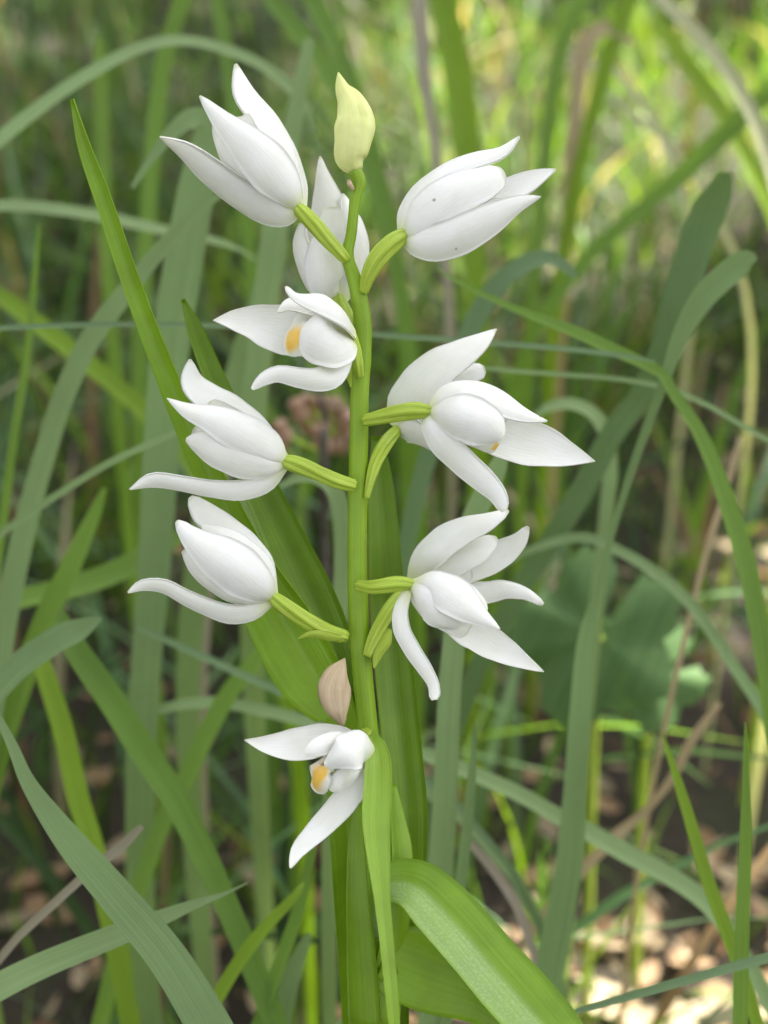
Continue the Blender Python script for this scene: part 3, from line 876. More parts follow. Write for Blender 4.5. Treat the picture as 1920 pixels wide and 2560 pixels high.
blade('broad blue green grass blade with blunt upper end, tall right of the stem', 'dg', [(1812, 430), (1786, 490), (1745, 590), (1692, 760), (1655, 890), (1605, 985), (1530, 1085), (1463, 1209), (1394, 1325), (1320, 1440)], [34, 84, 92, 90, 78, 64, 62, 62, 60, 56], (-60, -95), (.2, .1, 1), keel=-.15)
blade('long twisted grass blade turning edge on at its middle', 'gl', [(1890, 640), (1850, 660), (1760, 740), (1700, 840), (1660, 950), (1612, 1080), (1570, 1200), (1525, 1350), (1490, 1480), (1462, 1600), (1448, 1760), (1435, 1960), (1420, 2150), (1385, 2350), (1350, 2520)], [20, 60, 62, 46, 28, 24, 20, 16, 18, 44, 54, 60, 72, 76, 74], (-50, -60), (.3, .3, 1), (.2, 0, 1), keel=-.3)
blade('light green grass blade kinked sharply over the twisted one', 'gr', [(1090, 670), (1134, 700), (1278, 770), (1423, 827), (1539, 880), (1628, 922), (1660, 945), (1682, 985), (1741, 1076), (1787, 1180), (1828, 1300), (1863, 1420), (1890, 1550), (1910, 1680)], [3, 10, 22, 34, 36, 32, 30, 32, 40, 46, 54, 56, 54, 50], (-55, -45), (.1, .5, .9), (.3, .2, 1), keel=-.4)
blade('thin grey green grass blade running level to the kink of the light green one', 'gl', [(1180, 915), (1250, 925), (1420, 938), (1560, 950), (1680, 975), (1780, 1020)], [5, 12, 14, 15, 16, 16], (-60, -60), (0, .5, .9))
blade('glaucous grass blade curling over behind the middle right flower', 'gl', [(1340, 1040), (1370, 1022), (1423, 1012), (1481, 1036), (1515, 1093), (1525, 1180), (1515, 1290)], [16, 30, 38, 40, 40, 38, 36], (-100, -100), (0, .6, .8))
blade('grass blade bowing in a long arc over the lobed leaf', 'gl', [(1250, 1420), (1336, 1372), (1452, 1346), (1539, 1375), (1654, 1445), (1741, 1531), (1828, 1659), (1897, 1763), (1960, 1880)], [10, 24, 30, 32, 34, 34, 34, 34, 34], (-90, -75), (0, .6, .8))
blade('straight spear shaped grass blade standing alone over dead leaves', 'gr', [(1863, 1805), (1865, 1900), (1864, 2090), (1856, 2300), (1852, 2440), (1850, 2560), (1846, 2700)], [3, 16, 30, 36, 38, 38, 38], (-25, -25), (-.2, 0, 1))
blade('yellow green pointed grass blade leaning at the foot of the spear shaped one', 'yg', [(1652, 1825), (1680, 1910), (1718, 2033), (1770, 2207), (1834, 2380), (1880, 2520)], [3, 18, 30, 36, 36, 34], (-40, -35), (.2, .1, 1))
blade('pale green grass blade lying over the dead leaves toward the spear shaped one', 'gl', [(990, 1855), (1035, 1877), (1191, 1940), (1307, 1993), (1388, 2040), (1469, 2082), (1567, 2138), (1654, 2182), (1741, 2240), (1799, 2300), (1850, 2380)], [12, 34, 42, 44, 46, 50, 54, 54, 52, 48, 46], (-75, -60), (.1, .6, .8))
blade('narrow blue green grass blade drooping over sunlit dead leaves', 'dg', [(1400, 2540), (1452, 2525), (1596, 2485), (1741, 2444), (1920, 2395), (2030, 2380)], [4, 14, 22, 24, 26, 26], (-18, -20), (0, .5, .9))
blade('lime green grass blade leaning toward the orchid stem foot', 'yg', [(760, 2205), (735, 2242), (636, 2352), (550, 2485), (500, 2600)], [4, 22, 34, 36, 36], (-45, -40), (-.2, .3, 1))
blade('grey green grass blade beside the lime green one', 'gl', [(775, 2330), (764, 2358), (735, 2430), (712, 2530), (700, 2640)], [6, 26, 44, 50, 50], (-55, -55), (-.2, .2, 1))
blade('slim grass blade standing between the lime green one and the orchid', 'gr', [(800, 2030), (780, 2130), (750, 2265), (700, 2410), (648, 2560)], [6, 22, 32, 36, 36], (-50, -50), (-.2, .2, 1))
blade('broad vivid green grass blade standing behind the upper right flower', 'yg', [(1090, -90), (1105, 0), (1139, 174), (1162, 347), (1175, 520), (1185, 700)], [60, 68, 72, 70, 62, 56], (-220, -220), (.1, 0, 1))
blade('soft green grass blade upright in the sunlit grass', 'gr', [(1470, -60), (1457, 0), (1405, 116), (1377, 260), (1360, 420)], [40, 44, 44, 40, 36], (-240, -240))
blade('slanting lime grass blade in the sunlit grass', 'yg', [(1600, -70), (1573, 0), (1515, 162), (1470, 330)], [36, 42, 42, 36], (-260, -260))
blade('bright lime grass blade leaning over in the sunlit grass', 'yg', [(1640, 40), (1683, 116), (1800, 280), (1880, 420)], [20, 46, 48, 44], (-240, -230))
blade('bleached straw coloured grass blade leaning through the sunlit grass', 'straw', [(1600, -60), (1655, 0), (1770, 116), (1857, 243), (1909, 360), (1950, 500)], [26, 36, 40, 40, 38, 36], (-200, -190))
blade('green grass blade leaning low across the sunlit grass', 'gr', [(1960, 190), (1920, 232), (1770, 376), (1680, 460), (1560, 560)], [50, 52, 52, 46, 40], (-200, -210))
blade('blue green grass blade arched behind the upper right flower', 'dg', [(1440, 690), (1377, 650), (1319, 660), (1250, 710), (1190, 800), (1150, 900)], [20, 44, 52, 54, 52, 48], (-95, -95), (0, .5, .9))
blade('green grass blade slanting behind the pale yellow green bud', 'gr', [(750, -60), (781, 0), (822, 87), (862, 170), (900, 280)], [36, 46, 46, 44, 40], (-190, -180))
blade('dark grass blade crossing behind the pale yellow green bud', 'gr', [(660, -20), (706, 35), (810, 165), (880, 300), (930, 450)], [24, 44, 46, 42, 38], (-160, -150))
blade('glaucous upright grass blade between the upper flower and the round bud', 'gl', [(775, 95), (770, 120), (738, 290), (705, 470), (680, 640)], [10, 30, 44, 62, 66], (-90, -90), (-.1, 0, 1))
blade('upright grass blade under the high bowed blade', 'gr', [(247, 90), (250, 140), (255, 347), (262, 500)], [14, 34, 38, 36], (-180, -180))
blade('upright grass blade meeting the top of the high bowed blade', 'gr', [(535, -50), (544, 0), (567, 145), (585, 280)], [30, 36, 36, 34], (-200, -190))
blade('wide glaucous grass blade seen under the two upper flowers', 'gl', [(700, 560), (690, 640), (655, 760), (610, 900), (570, 1050)], [30, 60, 70, 72, 70], (-95, -95), (-.1, 0, 1), keel=-.15)
blade('fresh grass blade curling in a hoop beside the stem', 'gl', [(700, 1215), (770, 1190), (830, 1220), (855, 1300), (858, 1420), (850, 1560)], [14, 36, 44, 46, 44, 42], (-60, -60), (0, .4, .9))
blade('dim green grass blade lying behind the lower left flower', 'gr', [(480, 1330), (400, 1370), (300, 1430), (190, 1470), (60, 1500), (-60, 1540)], [30, 60, 70, 68, 60, 56], (-95, -90), (0, .6, .8))
G = 'dry stalks and straws among the grass'
blade('grey dry stalk hanging thin behind the upper right flower', 'greydry', [(1046, -60), (1050, 0), (1058, 174), (1082, 320), (1100, 480)], [36, 38, 34, 26, 24], (-200, -190), name='dry_stalk', cat='dry stalk', group=G)
blade('pinkish grey dead stem behind the two left flowers', 'greydry', [(660, 800), (640, 860), (600, 970), (570, 1090), (545, 1230)], [40, 62, 66, 60, 54], (-150, -145), name='dry_stalk', cat='dry stalk', group=G)
blade('tan dry stalk slanting above the sunlit dead leaves', 'dry', [(1799, 1757), (1730, 1850), (1683, 1940), (1620, 2020), (1539, 2091), (1480, 2150)], [16, 24, 22, 20, 30, 26], (-95, -100), name='dry_stalk', cat='dry stalk', group=G)
blade('thin orange brown dry stalk beside the kinked grass blade', 'dry', [(1851, 1093), (1816, 1221), (1770, 1365), (1735, 1500)], [14, 16, 16, 14], (-90, -90), name='dry_stalk', cat='dry stalk', group=G)
blade('short white bleached straw lying level in the sunlit grass', 'straw', [(1400, 160), (1470, 164), (1530, 170), (1560, 200)], [24, 26, 26, 22], (-280, -280), name='dry_stalk', cat='dry stalk', group=G)
blade('pale straw slanting in the sunlit grass', 'straw', [(1530, 240), (1600, 300), (1672, 356), (1720, 420)], [18, 20, 20, 18], (-240, -240), name='dry_stalk', cat='dry stalk', group=G)
blade('curled brown dry leaf strip hooked over in the sunlit grass', 'dry', [(1580, 110), (1545, 82), (1504, 75), (1465, 110), (1448, 170), (1440, 260)], [20, 34, 42, 44, 40, 34], (-260, -260), name='dry_stalk', cat='dry stalk', group=G)
blade('grey dry straw slanting below the pale green lying blade', 'greydry', [(1160, 2090), (1230, 2170), (1290, 2260), (1320, 2340)], [16, 24, 26, 22], (-70, -68), name='dry_stalk', cat='dry stalk', group=G)
blade('silvery dry straw end poking out over the broad diagonal blade', 'greydry', [(355, 2065), (310, 2110), (262, 2150), (200, 2200)], [16, 26, 26, 22], (-28, -30), name='dry_stalk', cat='dry stalk', group=G)

# ------------------------------------------------------------------ lobed leaf low in the grass
lobe = []
NL = 40
for i in range(NL + 1):
    a = -math.pi * 0.94 + 2 * math.pi * 0.94 * i / NL
    rr = 0.62 + 0.30 * abs(math.cos(2.5 * a)) ** 0.7 + 0.05 * math.sin(23 * a) - 0.12 * (abs(a) / math.pi) ** 4
    lobe.append((math.sin(a) * rr, math.cos(a) * rr * 1.1))


def lobed_leaf(label, centre_p, size, tilt, spin, mat, root):
    base = Vector((root.x, root.y, -0.008))
    e = bpy.data.objects.new('lobed_leaf', None)
    e.empty_display_size = .02
    col.objects.link(e)
    e.location = base
    tag(e, label, 'leaf')
    rot = Matrix.Rotation(R(tilt[2]), 3, 'Z') @ Matrix.Rotation(R(tilt[0]), 3, 'X') @ Matrix.Rotation(R(tilt[1]), 3, 'Y') @ Matrix.Rotation(R(spin), 3, 'Z')
    verts, uv = [], []
    rings = 6
    for k in range(rings + 1):
        q = k / rings
        for (x, y) in lobe:
            ang = math.atan2(x, y)
            z = -0.16 * q * q + 0.06 * q * abs(math.cos(2.5 * ang)) + 0.02 * math.sin(9 * ang) * q
            verts.append(np.array(centre_p + rot @ Vector((x * q * size, y * q * size, z * size))))
            uv.append((0.5 + x * q * .5, 0.5 + y * q * .5))
    f = grid_faces(rings + 1, NL + 1)
    mesh_obj('leaf_blade', verts, f, M[mat], e, uv=uv, parent_loc=base)
    mid = (centre_p + base) * .5 + Vector((0, .01, .02))
    cc = catmull([tuple(centre_p), tuple(mid), tuple(base)], 14)
    v, f, uv2 = tube(cc, np.full(14, 0.0011), 8)
    mesh_obj('leaf_stalk', v, f, M['ovary'], e, uv=uv2, parent_loc=base)


p0 = P(1500, 1590, -130)
lobed_leaf('dark green lobed leaf low in the grass behind the lower right flower', p0, 0.019, (55, -12, 8), 150, 'broad', Vector((p0.x + .01, p0.y + .03, 0)))
p0 = P(1640, 1690, -150)
lobed_leaf('smaller dark lobed leaf tucked under the larger lobed one', p0, 0.013, (50, 16, -10), 120, 'broad', Vector((p0.x + .01, p0.y + .03, 0)))

# ------------------------------------------------------------------ heath sprig with pink flowers
hb = P(810, 1250, -150)
base = Vector((hb.x, hb.y + .01, -0.008))
e = bpy.data.objects.new('heath_sprig', None)
e.empty_display_size = .02
col.objects.link(e)
e.location = base
tag(e, 'small heath sprig with pink and peach bells behind the stem', 'heath')
top = P(800, 985, -150)
cc = catmull([tuple(top), tuple(P(815, 1090, -150)), tuple(hb), tuple(base)], 24)
v, f, uv = tube(cc, np.linspace(.0006, .0013, 24), 8)
mesh_obj('stem', v, f, M['bark'], e, uv=uv, parent_loc=base)
for (bx, by, s) in [(752, 1035, 1.0), (775, 1060, 1.1), (800, 1022, 1.0), (850, 1030, 1.1), (862, 1062, 1), (835, 1095, 1.2), (805, 1105, 1.1), (858, 1110, 1.0), (772, 1012, .8), (710, 1085, .9), (700, 1115, .8)]:
    c0 = P(bx, by, -150 + random.uniform(-8, 8))
    up = Vector((random.uniform(-.5, .5), random.uniform(-.6, .1), 1)).normalized()
    cc = [np.array(c0 + up * (q * .0032 * s)) for q in np.linspace(-1, 1, 9)]
    rr = np.array([.12, .6, .95, 1.05, 1.0, .85, .7, .8, .95]) * .0019 * s
    v, f, uv = tube(np.array(cc), rr, 10, ridge=.06, nr=4, hint=np.array((1, 0, 0)))
    mesh_obj('bell_flower', v, f, M['pink'], e, uv=uv, parent_loc=base)
    # its stalk back to the stem
    st = min(list(catmull([tuple(top), tuple(P(815, 1090, -150)), tuple(hb), tuple(base)], 24)), key=lambda q: np.linalg.norm(q - np.array(c0) + np.array((0, 0, .006))))
    v, f, uv = tube(np.linspace(np.array(c0), st, 5), np.full(5, .0004), 6)
    mesh_obj('flower_stalk', v, f, M['ovary'], e, uv=uv, parent_loc=base)

# ------------------------------------------------------------------ mass grass
CAMN, FW, RI, UPN = np.array(CAM), np.array(FWD), np.array(RIGHT), np.array(UP)


def to_px(p):
    v = p - CAMN
    s = v @ FW
    k = DIST / np.maximum(s, 1e-4) / PX
    return 960 + (v @ RI) * k, 1280 - (v @ UPN) * k, s


def mass_mesh(name, verts, quads, tone, mat, label, cat=None):
    me = bpy.data.meshes.new(name)
    me.vertices.add(len(verts))
    me.vertices.foreach_set('co', verts.astype(np.float32).ravel())
    nq = len(quads)
    me.loops.add(nq * 4)
    me.loops.foreach_set('vertex_index', quads.astype(np.int32).ravel())
    me.polygons.add(nq)
    me.polygons.foreach_set('loop_start', np.arange(0, nq * 4, 4, dtype=np.int32))
    me.polygons.foreach_set('loop_total', np.full(nq, 4, np.int32))
    me.polygons.foreach_set('use_smooth', np.ones(nq, bool))
    at = me.attributes.new('tone', 'FLOAT_COLOR', 'POINT')
    at.data.foreach_set('color', np.hstack([tone, np.ones((len(tone), 1))]).astype(np.float32).ravel())
    me.materials.append(mat)
    me.update()
    me.validate()
    o = bpy.data.objects.new(name, me)
    col.objects.link(o)
    tag(o, label, cat, kind='stuff')
    return o


def grass_field(n, xr, yr, hr, wr, palette, keep, lean=(.15, .9), seg=7, seedv=1, clump=0.0):
    rg = np.random.default_rng(seedv)
    x = rg.uniform(*xr, n)
    y = rg.uniform(*yr, n)
    if clump:
        k = max(1, int(n / 14))
        cx, cy = rg.uniform(*xr, k), rg.uniform(*yr, k)
        pick = rg.integers(0, k, n)
        x = np.where(rg.random(n) < clump, cx[pick] + rg.normal(0, .012, n), x)
        y = np.where(rg.random(n) < clump, cy[pick] + rg.normal(0, .012, n), y)
    h = rg.uniform(*hr, n) * (0.7 + .6 * rg.random(n))
    w = rg.uniform(*wr, n)
    az = rg.uniform(0, 2 * np.pi, n)
    ln = rg.uniform(*lean, n)
    tw = rg.uniform(-1.2, 1.2, n)
    s = np.linspace(0, 1, seg)
    dirx, diry = np.cos(az), np.sin(az)
    # centre lines
    S = s[None, :]
    out = (ln[:, None] * h[:, None]) * S ** 1.8
    zz = h[:, None] * (S - 0.32 * np.minimum(ln, 1.2)[:, None] * S ** 3)
    C = np.stack([x[:, None] + dirx[:, None] * out, y[:, None] + diry[:, None] * out, zz - .008], -1)
    ok = np.ones(n, bool)
    px, py, dep = to_px(C.reshape(-1, 3))
    px, py, dep = px.reshape(n, seg), py.reshape(n, seg), dep.reshape(n, seg)
    inside = (px > -260) & (px < 2180) & (py > -260) & (py < 2820) & (dep > 0)
    ok &= ~((inside & (dep < DIST + .055)).any(1))
    ok &= np.linalg.norm(C - CAMN, axis=-1).min(1) > .07
    ok &= ~(((px > 1370) & (px < 1690) & (py > 1430) & (py < 1760) & (dep < .33) & (dep > 0)).any(1))
    ok &= ~(((px > 690) & (px < 880) & (py > 985) & (py < 1130) & (dep < .34) & (dep > 0)).any(1))
    ok &= keep(x, y, rg, px, py, inside)
    C, w, az, tw, h = C[ok], w[ok], az[ok], tw[ok], h[ok]
    n = len(C)
    a = az[:, None] + np.pi / 2 + tw[:, None] * S
    L = np.stack([np.cos(a), np.sin(a), np.zeros_like(a)], -1)
    Fo = np.stack([np.cos(az), np.sin(az), np.full_like(az, -.3)], -1)[:, None, :]
    prof = (0.55 + .9 * s - 1.45 * s ** 2.6)
    prof = np.clip(prof, 0.03, None)
    hw = (w[:, None] * prof[None, :] * .5)[..., None]
    V = np.stack([C - L * hw, C + Fo * hw * .35, C + L * hw], 2)        # n, seg, 3, 3
    verts = V.reshape(-1, 3)
    base = (np.arange(n) * seg * 3)[:, None, None] + (np.arange(seg - 1) * 3)[None, :, None] + np.arange(2)[None, None, :]
    q = np.stack([base, base + 1, base + 4, base + 3], -1).reshape(-1, 4)
    pal = np.array([p[:3] for p in palette])
    wt = np.array([p[3] for p in palette])
    ci = rg.choice(len(pal), n, p=wt / wt.sum())
    tone = pal[ci] * rg.uniform(.75, 1.25, (n, 1)) * rg.uniform(.94, 1.06, (n, 3))
    tone = np.repeat(tone, seg * 3, axis=0)
    return verts, q, tone * .8


GL, GR, YG, DK, ST, BR = (.15, .27, .12), (.13, .25, .04), (.20, .34, .025), (.045, .095, .025), (.50, .42, .27), (.26, .165, .095)


def keep_main(x, y, rg, px, py, inside):
    # thinner over the litter on the right, gaps round the orchid's foot
    k = np.ones(len(x), bool)
    d = np.hypot(x, y)
    k &= d > .05
    gp = (x > .02) & (x < .30) & (y > .03) & (y < .26)
    k &= ~(gp & (rg.random(len(x)) < .5))
    return k


sets = [
    # taller tufts on the left and centre
    grass_field(1100, (-.42, .08), (.06, .75), (.06, .16), (.0024, .0046), [(*GL, 5), (*GR, 4), (*YG, 1.5), (*DK, 3), (*ST, .5), (*BR, .5)], keep_main, (.25, 1.05), 8, 21, .5),
    # grass in the light on the right and beyond
    grass_field(1900, (-.02, .62), (.28, 1.3), (.035, .11), (.0026, .0055), [(*GL, 1.5), (*GR, 4), (*YG, 5), (*DK, 2.5), (*ST, 1.2), (*BR, .8)], keep_main, (.15, 1.1), 7, 26, .55),
    grass_field(1300, (-.6, .0), (.3, 1.4), (.04, .11), (.003, .0055), [(*GL, 4), (*GR, 4), (*YG, 1.5), (*DK, 4), (*ST, .5)], keep_main, (.2, 1.2), 7, 27, .55),
    # undergrowth
    grass_field(8500, (-.6, .8), (.05, 1.5), (.012, .045), (.0010, .0020), [(*GL, 1.5), (*GR, 4), (*YG, 3), (*DK, 5), (*ST, 1.0), (*BR, 1.4)], keep_main, (.3, 1.2), 6, 22, .4),
    grass_field(7000, (-2.4, 2.4), (-1.6, 3.2), (.06, .16), (.0025, .0045), [(*GL, 4), (*GR, 4), (*YG, 2), (*DK, 3), (*ST, .5)], lambda x, y, rg, px, py, i: (np.abs(x) > .5) | (y < -.02) | (y > 1.3), (.15, 1.0), 6, 23, .5),
    grass_field(9000, (-7, 7), (-6, 9), (.12, .25), (.006, .010), [(*GR, 4), (*YG, 2), (*DK, 2), (*ST, .4)], lambda x, y, rg, px, py, i: (np.abs(x) > 2.2) | (y < -1.5) | (y > 3.0), (.2, 1.0), 5, 24, .6),
]
off = 0
VV, QQ, TT = [], [], []
for v, q, t in sets:
    VV.append(v); QQ.append(q + off); TT.append(t)
    off += len(v)
mass_mesh('grass', np.vstack(VV), np.vstack(QQ), np.vstack(TT), M['grass'], 'dense mixed grass growing all over the ground')


# ------------------------------------------------------------------ litter
def dead_leaf_verts(c, size, az, tilt, curl, slim):
    rows = []
    for i, t in enumerate(np.linspace(-1, 1, 6)):
        wv = slim * (1 - abs(t) ** 2.2) ** .7 + .02
        for u in (-1, 0, 1):
            rows.append((t, u * wv, curl * (t * t) + .5 * curl * abs(u) * wv * 2 + .05 * math.sin(5 * t + 2 * u)))
    a = np.array(rows) * size
    rot = np.array(Matrix.Rotation(az, 3, 'Z') @ Matrix.Rotation(tilt, 3, 'X'))
    a = a @ rot.T
    a[:, 2] -= a[:, 2].min()
    return a + np.array(c)


leaf_faces = grid_faces(6, 3)
leaf_uv = [(u * .5 + .5, t) for t in np.linspace(0, 1, 6) for u in (-1, 0, 1)]
spots = []
for (n_, x0, x1, y0, y1, where) in [(34, 1330, 1990, 2130, 2620, 'beside the spear shaped grass blade'), (16, 1050, 1500, 1900, 2620, 'behind the broad arching orchid leaf'), (20, 100, 900, 1700, 2560, 'under the broad diagonal grass blade')]:
    for _ in range(n_):
        spots.append((ground_at(random.uniform(x0, x1), random.uniform(y0, y1)), where))
for i, (g, where) in enumerate(spots):
    size = random.uniform(.004, .0095)
    slim = random.uniform(.18, .5)
    curl = random.uniform(.05, .35)
    brown = random.random() < .55
    v = dead_leaf_verts((0, 0, 0), size, random.uniform(0, 6.28), random.uniform(-.5, .5), curl, slim)
    o = mesh_obj('dead_leaf', v, leaf_faces, M['brown' if brown else 'dry'], uv=leaf_uv)
    o.location = (g.x, g.y, random.uniform(-.006, .002))
    look = ('large ' if size > .0065 else 'small ') + ('narrow ' if slim < .33 else 'broad ') + ('curled ' if curl > .2 else 'flat ') + ('brown' if brown else 'pale tan')
    tag(o, look + ' dead leaf ' + where, 'dead leaf', 'dead leaves on the soil')

rg = np.random.default_rng(77)
VV, QQ, TT = [], [], []
off = 0
lf = np.array(leaf_faces)
for i in range(2600):
    if i < 1700:
        x, y = rg.uniform(-.3, .42), rg.uniform(-.05, .75)
    else:
        x, y = rg.uniform(-1.6, 1.8), rg.uniform(-1, 2.2)
    v = dead_leaf_verts((x, y, rg.uniform(-.010, .0)), rg.uniform(.003, .010), rg.uniform(0, 6.28), rg.uniform(-.6, .6), rg.uniform(0, .4), rg.choice([.08, .15, .3, .45]))
    VV.append(v); QQ.append(lf + off); off += len(v)
    c0 = np.array([(.34, .22, .13), (.22, .13, .07), (.45, .35, .23), (.12, .075, .045), (.30, .24, .17)][rg.integers(0, 5)]) * rg.uniform(.7, 1.2)
    TT.append(np.tile(c0, (len(v), 1)))
mass_mesh('leaf_litter', np.vstack(VV), np.vstack(QQ), np.vstack(TT), M['litter'], 'brown leaf litter and straw bits scattered on the soil')

# ------------------------------------------------------------------ unseen oak, its crown shaped to throw the dappled shade
CROWN = SUN * 4.9 + Vector((0.1, 0.4, 0))
tbase = Vector((CROWN.x + .5, CROWN.y + .9, -.05))
tree = bpy.data.objects.new('shade_oak', None)
col.objects.link(tree)
tree.location = tbase
tag(tree, 'unseen broad oak with crown shaped to shade the orchid and grass', 'tree')
hgt = CROWN.z
cc = catmull([tuple(tbase), tuple(tbase + Vector((.05, .05, hgt * .4))), tuple(tbase.lerp(CROWN, .5) + Vector((0, 0, hgt * .3))), tuple(CROWN + Vector((0, 0, .9)))], 30)
v, f, uv = tube(cc, np.linspace(.22, .05, 30), 14, ridge=.06, nr=5, hint=np.array((1, 0, 0)))
mesh_obj('trunk', v, f, M['bark'], tree, uv=uv, parent_loc=tbase)
rg = np.random.default_rng(5)
for k in range(12):
    a = 2 * math.pi * k / 12 + rg.uniform(-.2, .2)
    s0 = cc[int(rg.uniform(13, 26))]
    e0 = np.array(CROWN) + np.array((math.cos(a) * 1.7, math.sin(a) * 1.7, rg.uniform(-.3, .7)))
    m0 = (s0 + e0) / 2 + np.array((0, 0, .25))
    b_ = catmull([s0, m0, e0], 12)
    v, f, uv = tube(b_, np.linspace(.055, .012, 12), 8, hint=np.array((0, 0, 1.0)))
    mesh_obj('branch', v, f, M['bark'], tree, uv=uv, parent_loc=tbase)

# crown gaps shaped so that sun falls on these places (x, y, radius x, radius y at 8 cm above the soil)
rgap = np.random.default_rng(31)
GAPS = []
for k in range(60):              # the sunny side of the lawn
    gq = ground_at(rgap.uniform(1080, 2050), rgap.uniform(-60, 760), rgap.uniform(.0, .09))
    GAPS.append((gq.x, gq.y, rgap.uniform(.03, .075), rgap.uniform(.04, .11)))
for (qx, qy, qr) in [(1640, 2250, .03), (1800, 2420, .035), (1540, 2490, .03), (1900, 2250, .035), (1980, 2600, .05), (1420, 2560, .025), (1690, 2560, .02), (1180, 2180, .01), (110, 50, .05), (900, 980, .012), (370, 1560, .008), (960, 520, .012), (330, 2260, .008)]:
    gq = ground_at(qx, qy, .01)
    GAPS.append((gq.x, gq.y, qr, qr * 1.15))
for (qx, qy, qd, qr) in [(1430, 2060, -57, .012), (1395, 2420, -60, .02), (1740, 2235, -62, .02), (1650, 2185, -64, .012), (355, 1600, -120, .012), (400, 1950, -55, .006), (185, 1960, -67, .01), (460, 2100, -52, .006), (60, 1620, -40, .01), (1330, 2010, -68, .008), (1840, 560, -150, .03)]:
    pb = P(qx, qy, qd)
    pb = pb - SUN * ((pb.z - .06) / SUN.z)
    GAPS.append((pb.x, pb.y, qr, qr))
GAPS += [(1.1, 1.2, .2, .2), (-.9, .3, .2, .15), (-1.2, -.6, .2, .2), (.9, -.4, .2, .2)]
nl = 24000
u = rg.normal(size=(nl, 3))
u /= np.linalg.norm(u, axis=1, keepdims=True)
rad = rg.random(nl) ** (1 / 2.4)
L0 = np.array(CROWN) + u * rad[:, None] * np.array((2.1, 2.1, 1.25))
SN = np.array(SUN)
# a dense leaf clump added to keep the sun off the orchid
nc = 5200
u2 = rg.normal(size=(nc, 3))
u2 /= np.linalg.norm(u2, axis=1, keepdims=True)
shade_clump = np.array(CENTRE) + np.array(SUN) * 4.7 + np.array((-.03, .0, 0))
L0 = np.vstack([L0, shade_clump + u2 * (rg.random(nc) ** (1 / 2.2))[:, None] * np.array((.42, .42, .34))])
nl = len(L0)
hit = L0 - SN * ((L0[:, 2] - .06) / SN[2])[:, None]
keep = np.ones(nl, bool)
sa, sb = np.array((-.02, -.03)), np.array((-.13, -.15))      # where the orchid's own shade falls
tq = np.clip(((hit[:, :2] - sa) @ (sb - sa)) / ((sb - sa) @ (sb - sa)), 0, 1)
shade = np.linalg.norm(hit[:, :2] - sa - tq[:, None] * (sb - sa), axis=1) < .075
for (x, y, a, b) in GAPS:
    dd = ((hit[:, 0] - x) / (a + .025)) ** 2 + ((hit[:, 1] - y) / (b + .025)) ** 2
    keep &= ~((dd < 1) & ~shade)
gq = ground_at(1620, 260, .05)     # crown thinned here to let sun onto the far lawn
dd = ((hit[:, 0] - gq.x) / .26) ** 2 + ((hit[:, 1] - gq.y) / .36) ** 2
keep &= ~((dd < 1) & ~shade & (rg.random(nl) < .6))
L0 = L0[keep]
nl = len(L0)
ax = rg.normal(size=(nl, 3)) * np.array((1, 1, .5))
ax /= np.linalg.norm(ax, axis=1, keepdims=True)
nn = rg.normal(size=(nl, 3)) * .7 + np.array((0, 0, 1.0))
bx = np.cross(nn, ax)
bx /= np.linalg.norm(bx, axis=1, keepdims=True)
nz = np.cross(ax, bx)
ln = rg.uniform(.03, .06, nl)[:, None]
lw = ln * .32
V = np.stack([L0 - ax * ln, L0 - bx * lw + ax * ln * .1 + nz * lw * .3, L0 + ax * ln, L0 + bx * lw + ax * ln * .1 + nz * lw * .3], 1).reshape(-1, 3)
Q = np.arange(nl * 4).reshape(-1, 4)
T = np.repeat(np.array((.05, .10, .025)) * rg.uniform(.7, 1.3, (nl, 1)), 4, axis=0)
crown = mass_mesh('crown', V, Q, T, M['crown'], None)
crown.parent = tree
crown.location = -tbase

# ------------------------------------------------------------------ unseen shrubs added to block the low sky behind the grass
rg = np.random.default_rng(9)


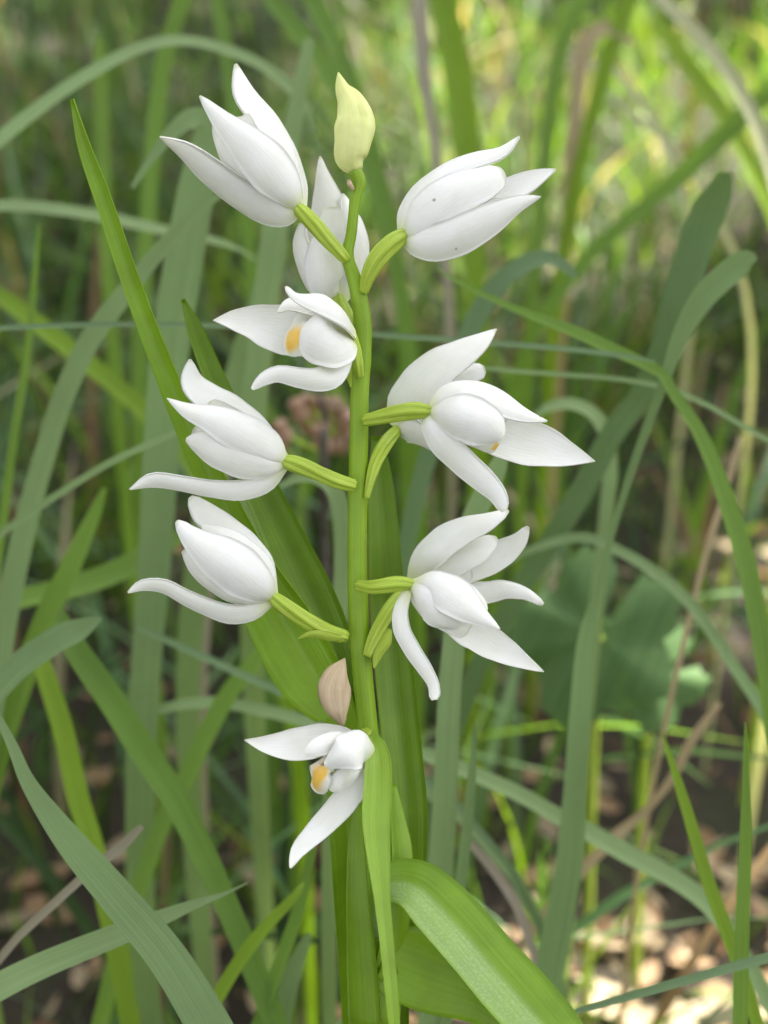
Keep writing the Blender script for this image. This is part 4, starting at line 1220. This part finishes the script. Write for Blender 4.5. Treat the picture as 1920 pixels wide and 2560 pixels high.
def shrub(x, y, h, seed):
    rg = np.random.default_rng(seed)
    b0 = Vector((x, y, -.05))
    e = bpy.data.objects.new('sky_block_shrub', None)
    col.objects.link(e)
    e.location = b0
    tag(e, 'unseen hazel shrub added to block the low sky', 'shrub', 'unseen shrubs added to block the low sky')
    for k in range(5):
        a = 2 * math.pi * k / 5 + rg.uniform(-.3, .3)
        top = np.array(b0) + np.array((math.cos(a) * .6, math.sin(a) * .6, h * rg.uniform(.7, .9)))
        st = np.array(b0) + np.array((math.cos(a) * .08, math.sin(a) * .08, 0))
        cc = catmull([st, (st + top) / 2 + np.array((0, 0, .2)), top], 12)
        v, f, uv = tube(cc, np.linspace(.03, .008, 12), 7, hint=np.array((1, 0, 0)))
        mesh_obj('trunk', v, f, M['bark'], e, uv=uv, parent_loc=b0)
    n = 2600
    u = rg.normal(size=(n, 3))
    u /= np.linalg.norm(u, axis=1, keepdims=True)
    c = np.array(b0) + np.array((0, 0, h * .56)) + u * (rg.random(n) ** .4)[:, None] * np.array((.95, .95, h * .5))
    ax = rg.normal(size=(n, 3)); ax /= np.linalg.norm(ax, axis=1, keepdims=True)
    bx = np.cross(rg.normal(size=(n, 3)) * .7 + np.array((0, 0, 1.)), ax); bx /= np.linalg.norm(bx, axis=1, keepdims=True)
    ln = rg.uniform(.05, .08, n)[:, None]
    V = np.stack([c - ax * ln, c - bx * ln * .75, c + ax * ln, c + bx * ln * .75], 1).reshape(-1, 3)
    T = np.repeat(np.array((.055, .11, .025)) * rg.uniform(.6, 1.3, (n, 1)), 4, axis=0)
    o = mass_mesh('crown', V, np.arange(n * 4).reshape(-1, 4), T, M['crown'], None)
    o.parent = e
    o.location = -b0


for k, (x, y, h) in enumerate([(-4.2, 1.6, 2.3), (-3.4, 3.0, 2.5), (-2.1, 3.9, 2.2), (-.7, 4.3, 2.6), (.8, 4.5, 2.3), (2.0, 4.9, 2.5), (4.0, 4.2, 2.4), (4.4, 2.6, 2.2)]):
    shrub(x, y, h, 50 + k)
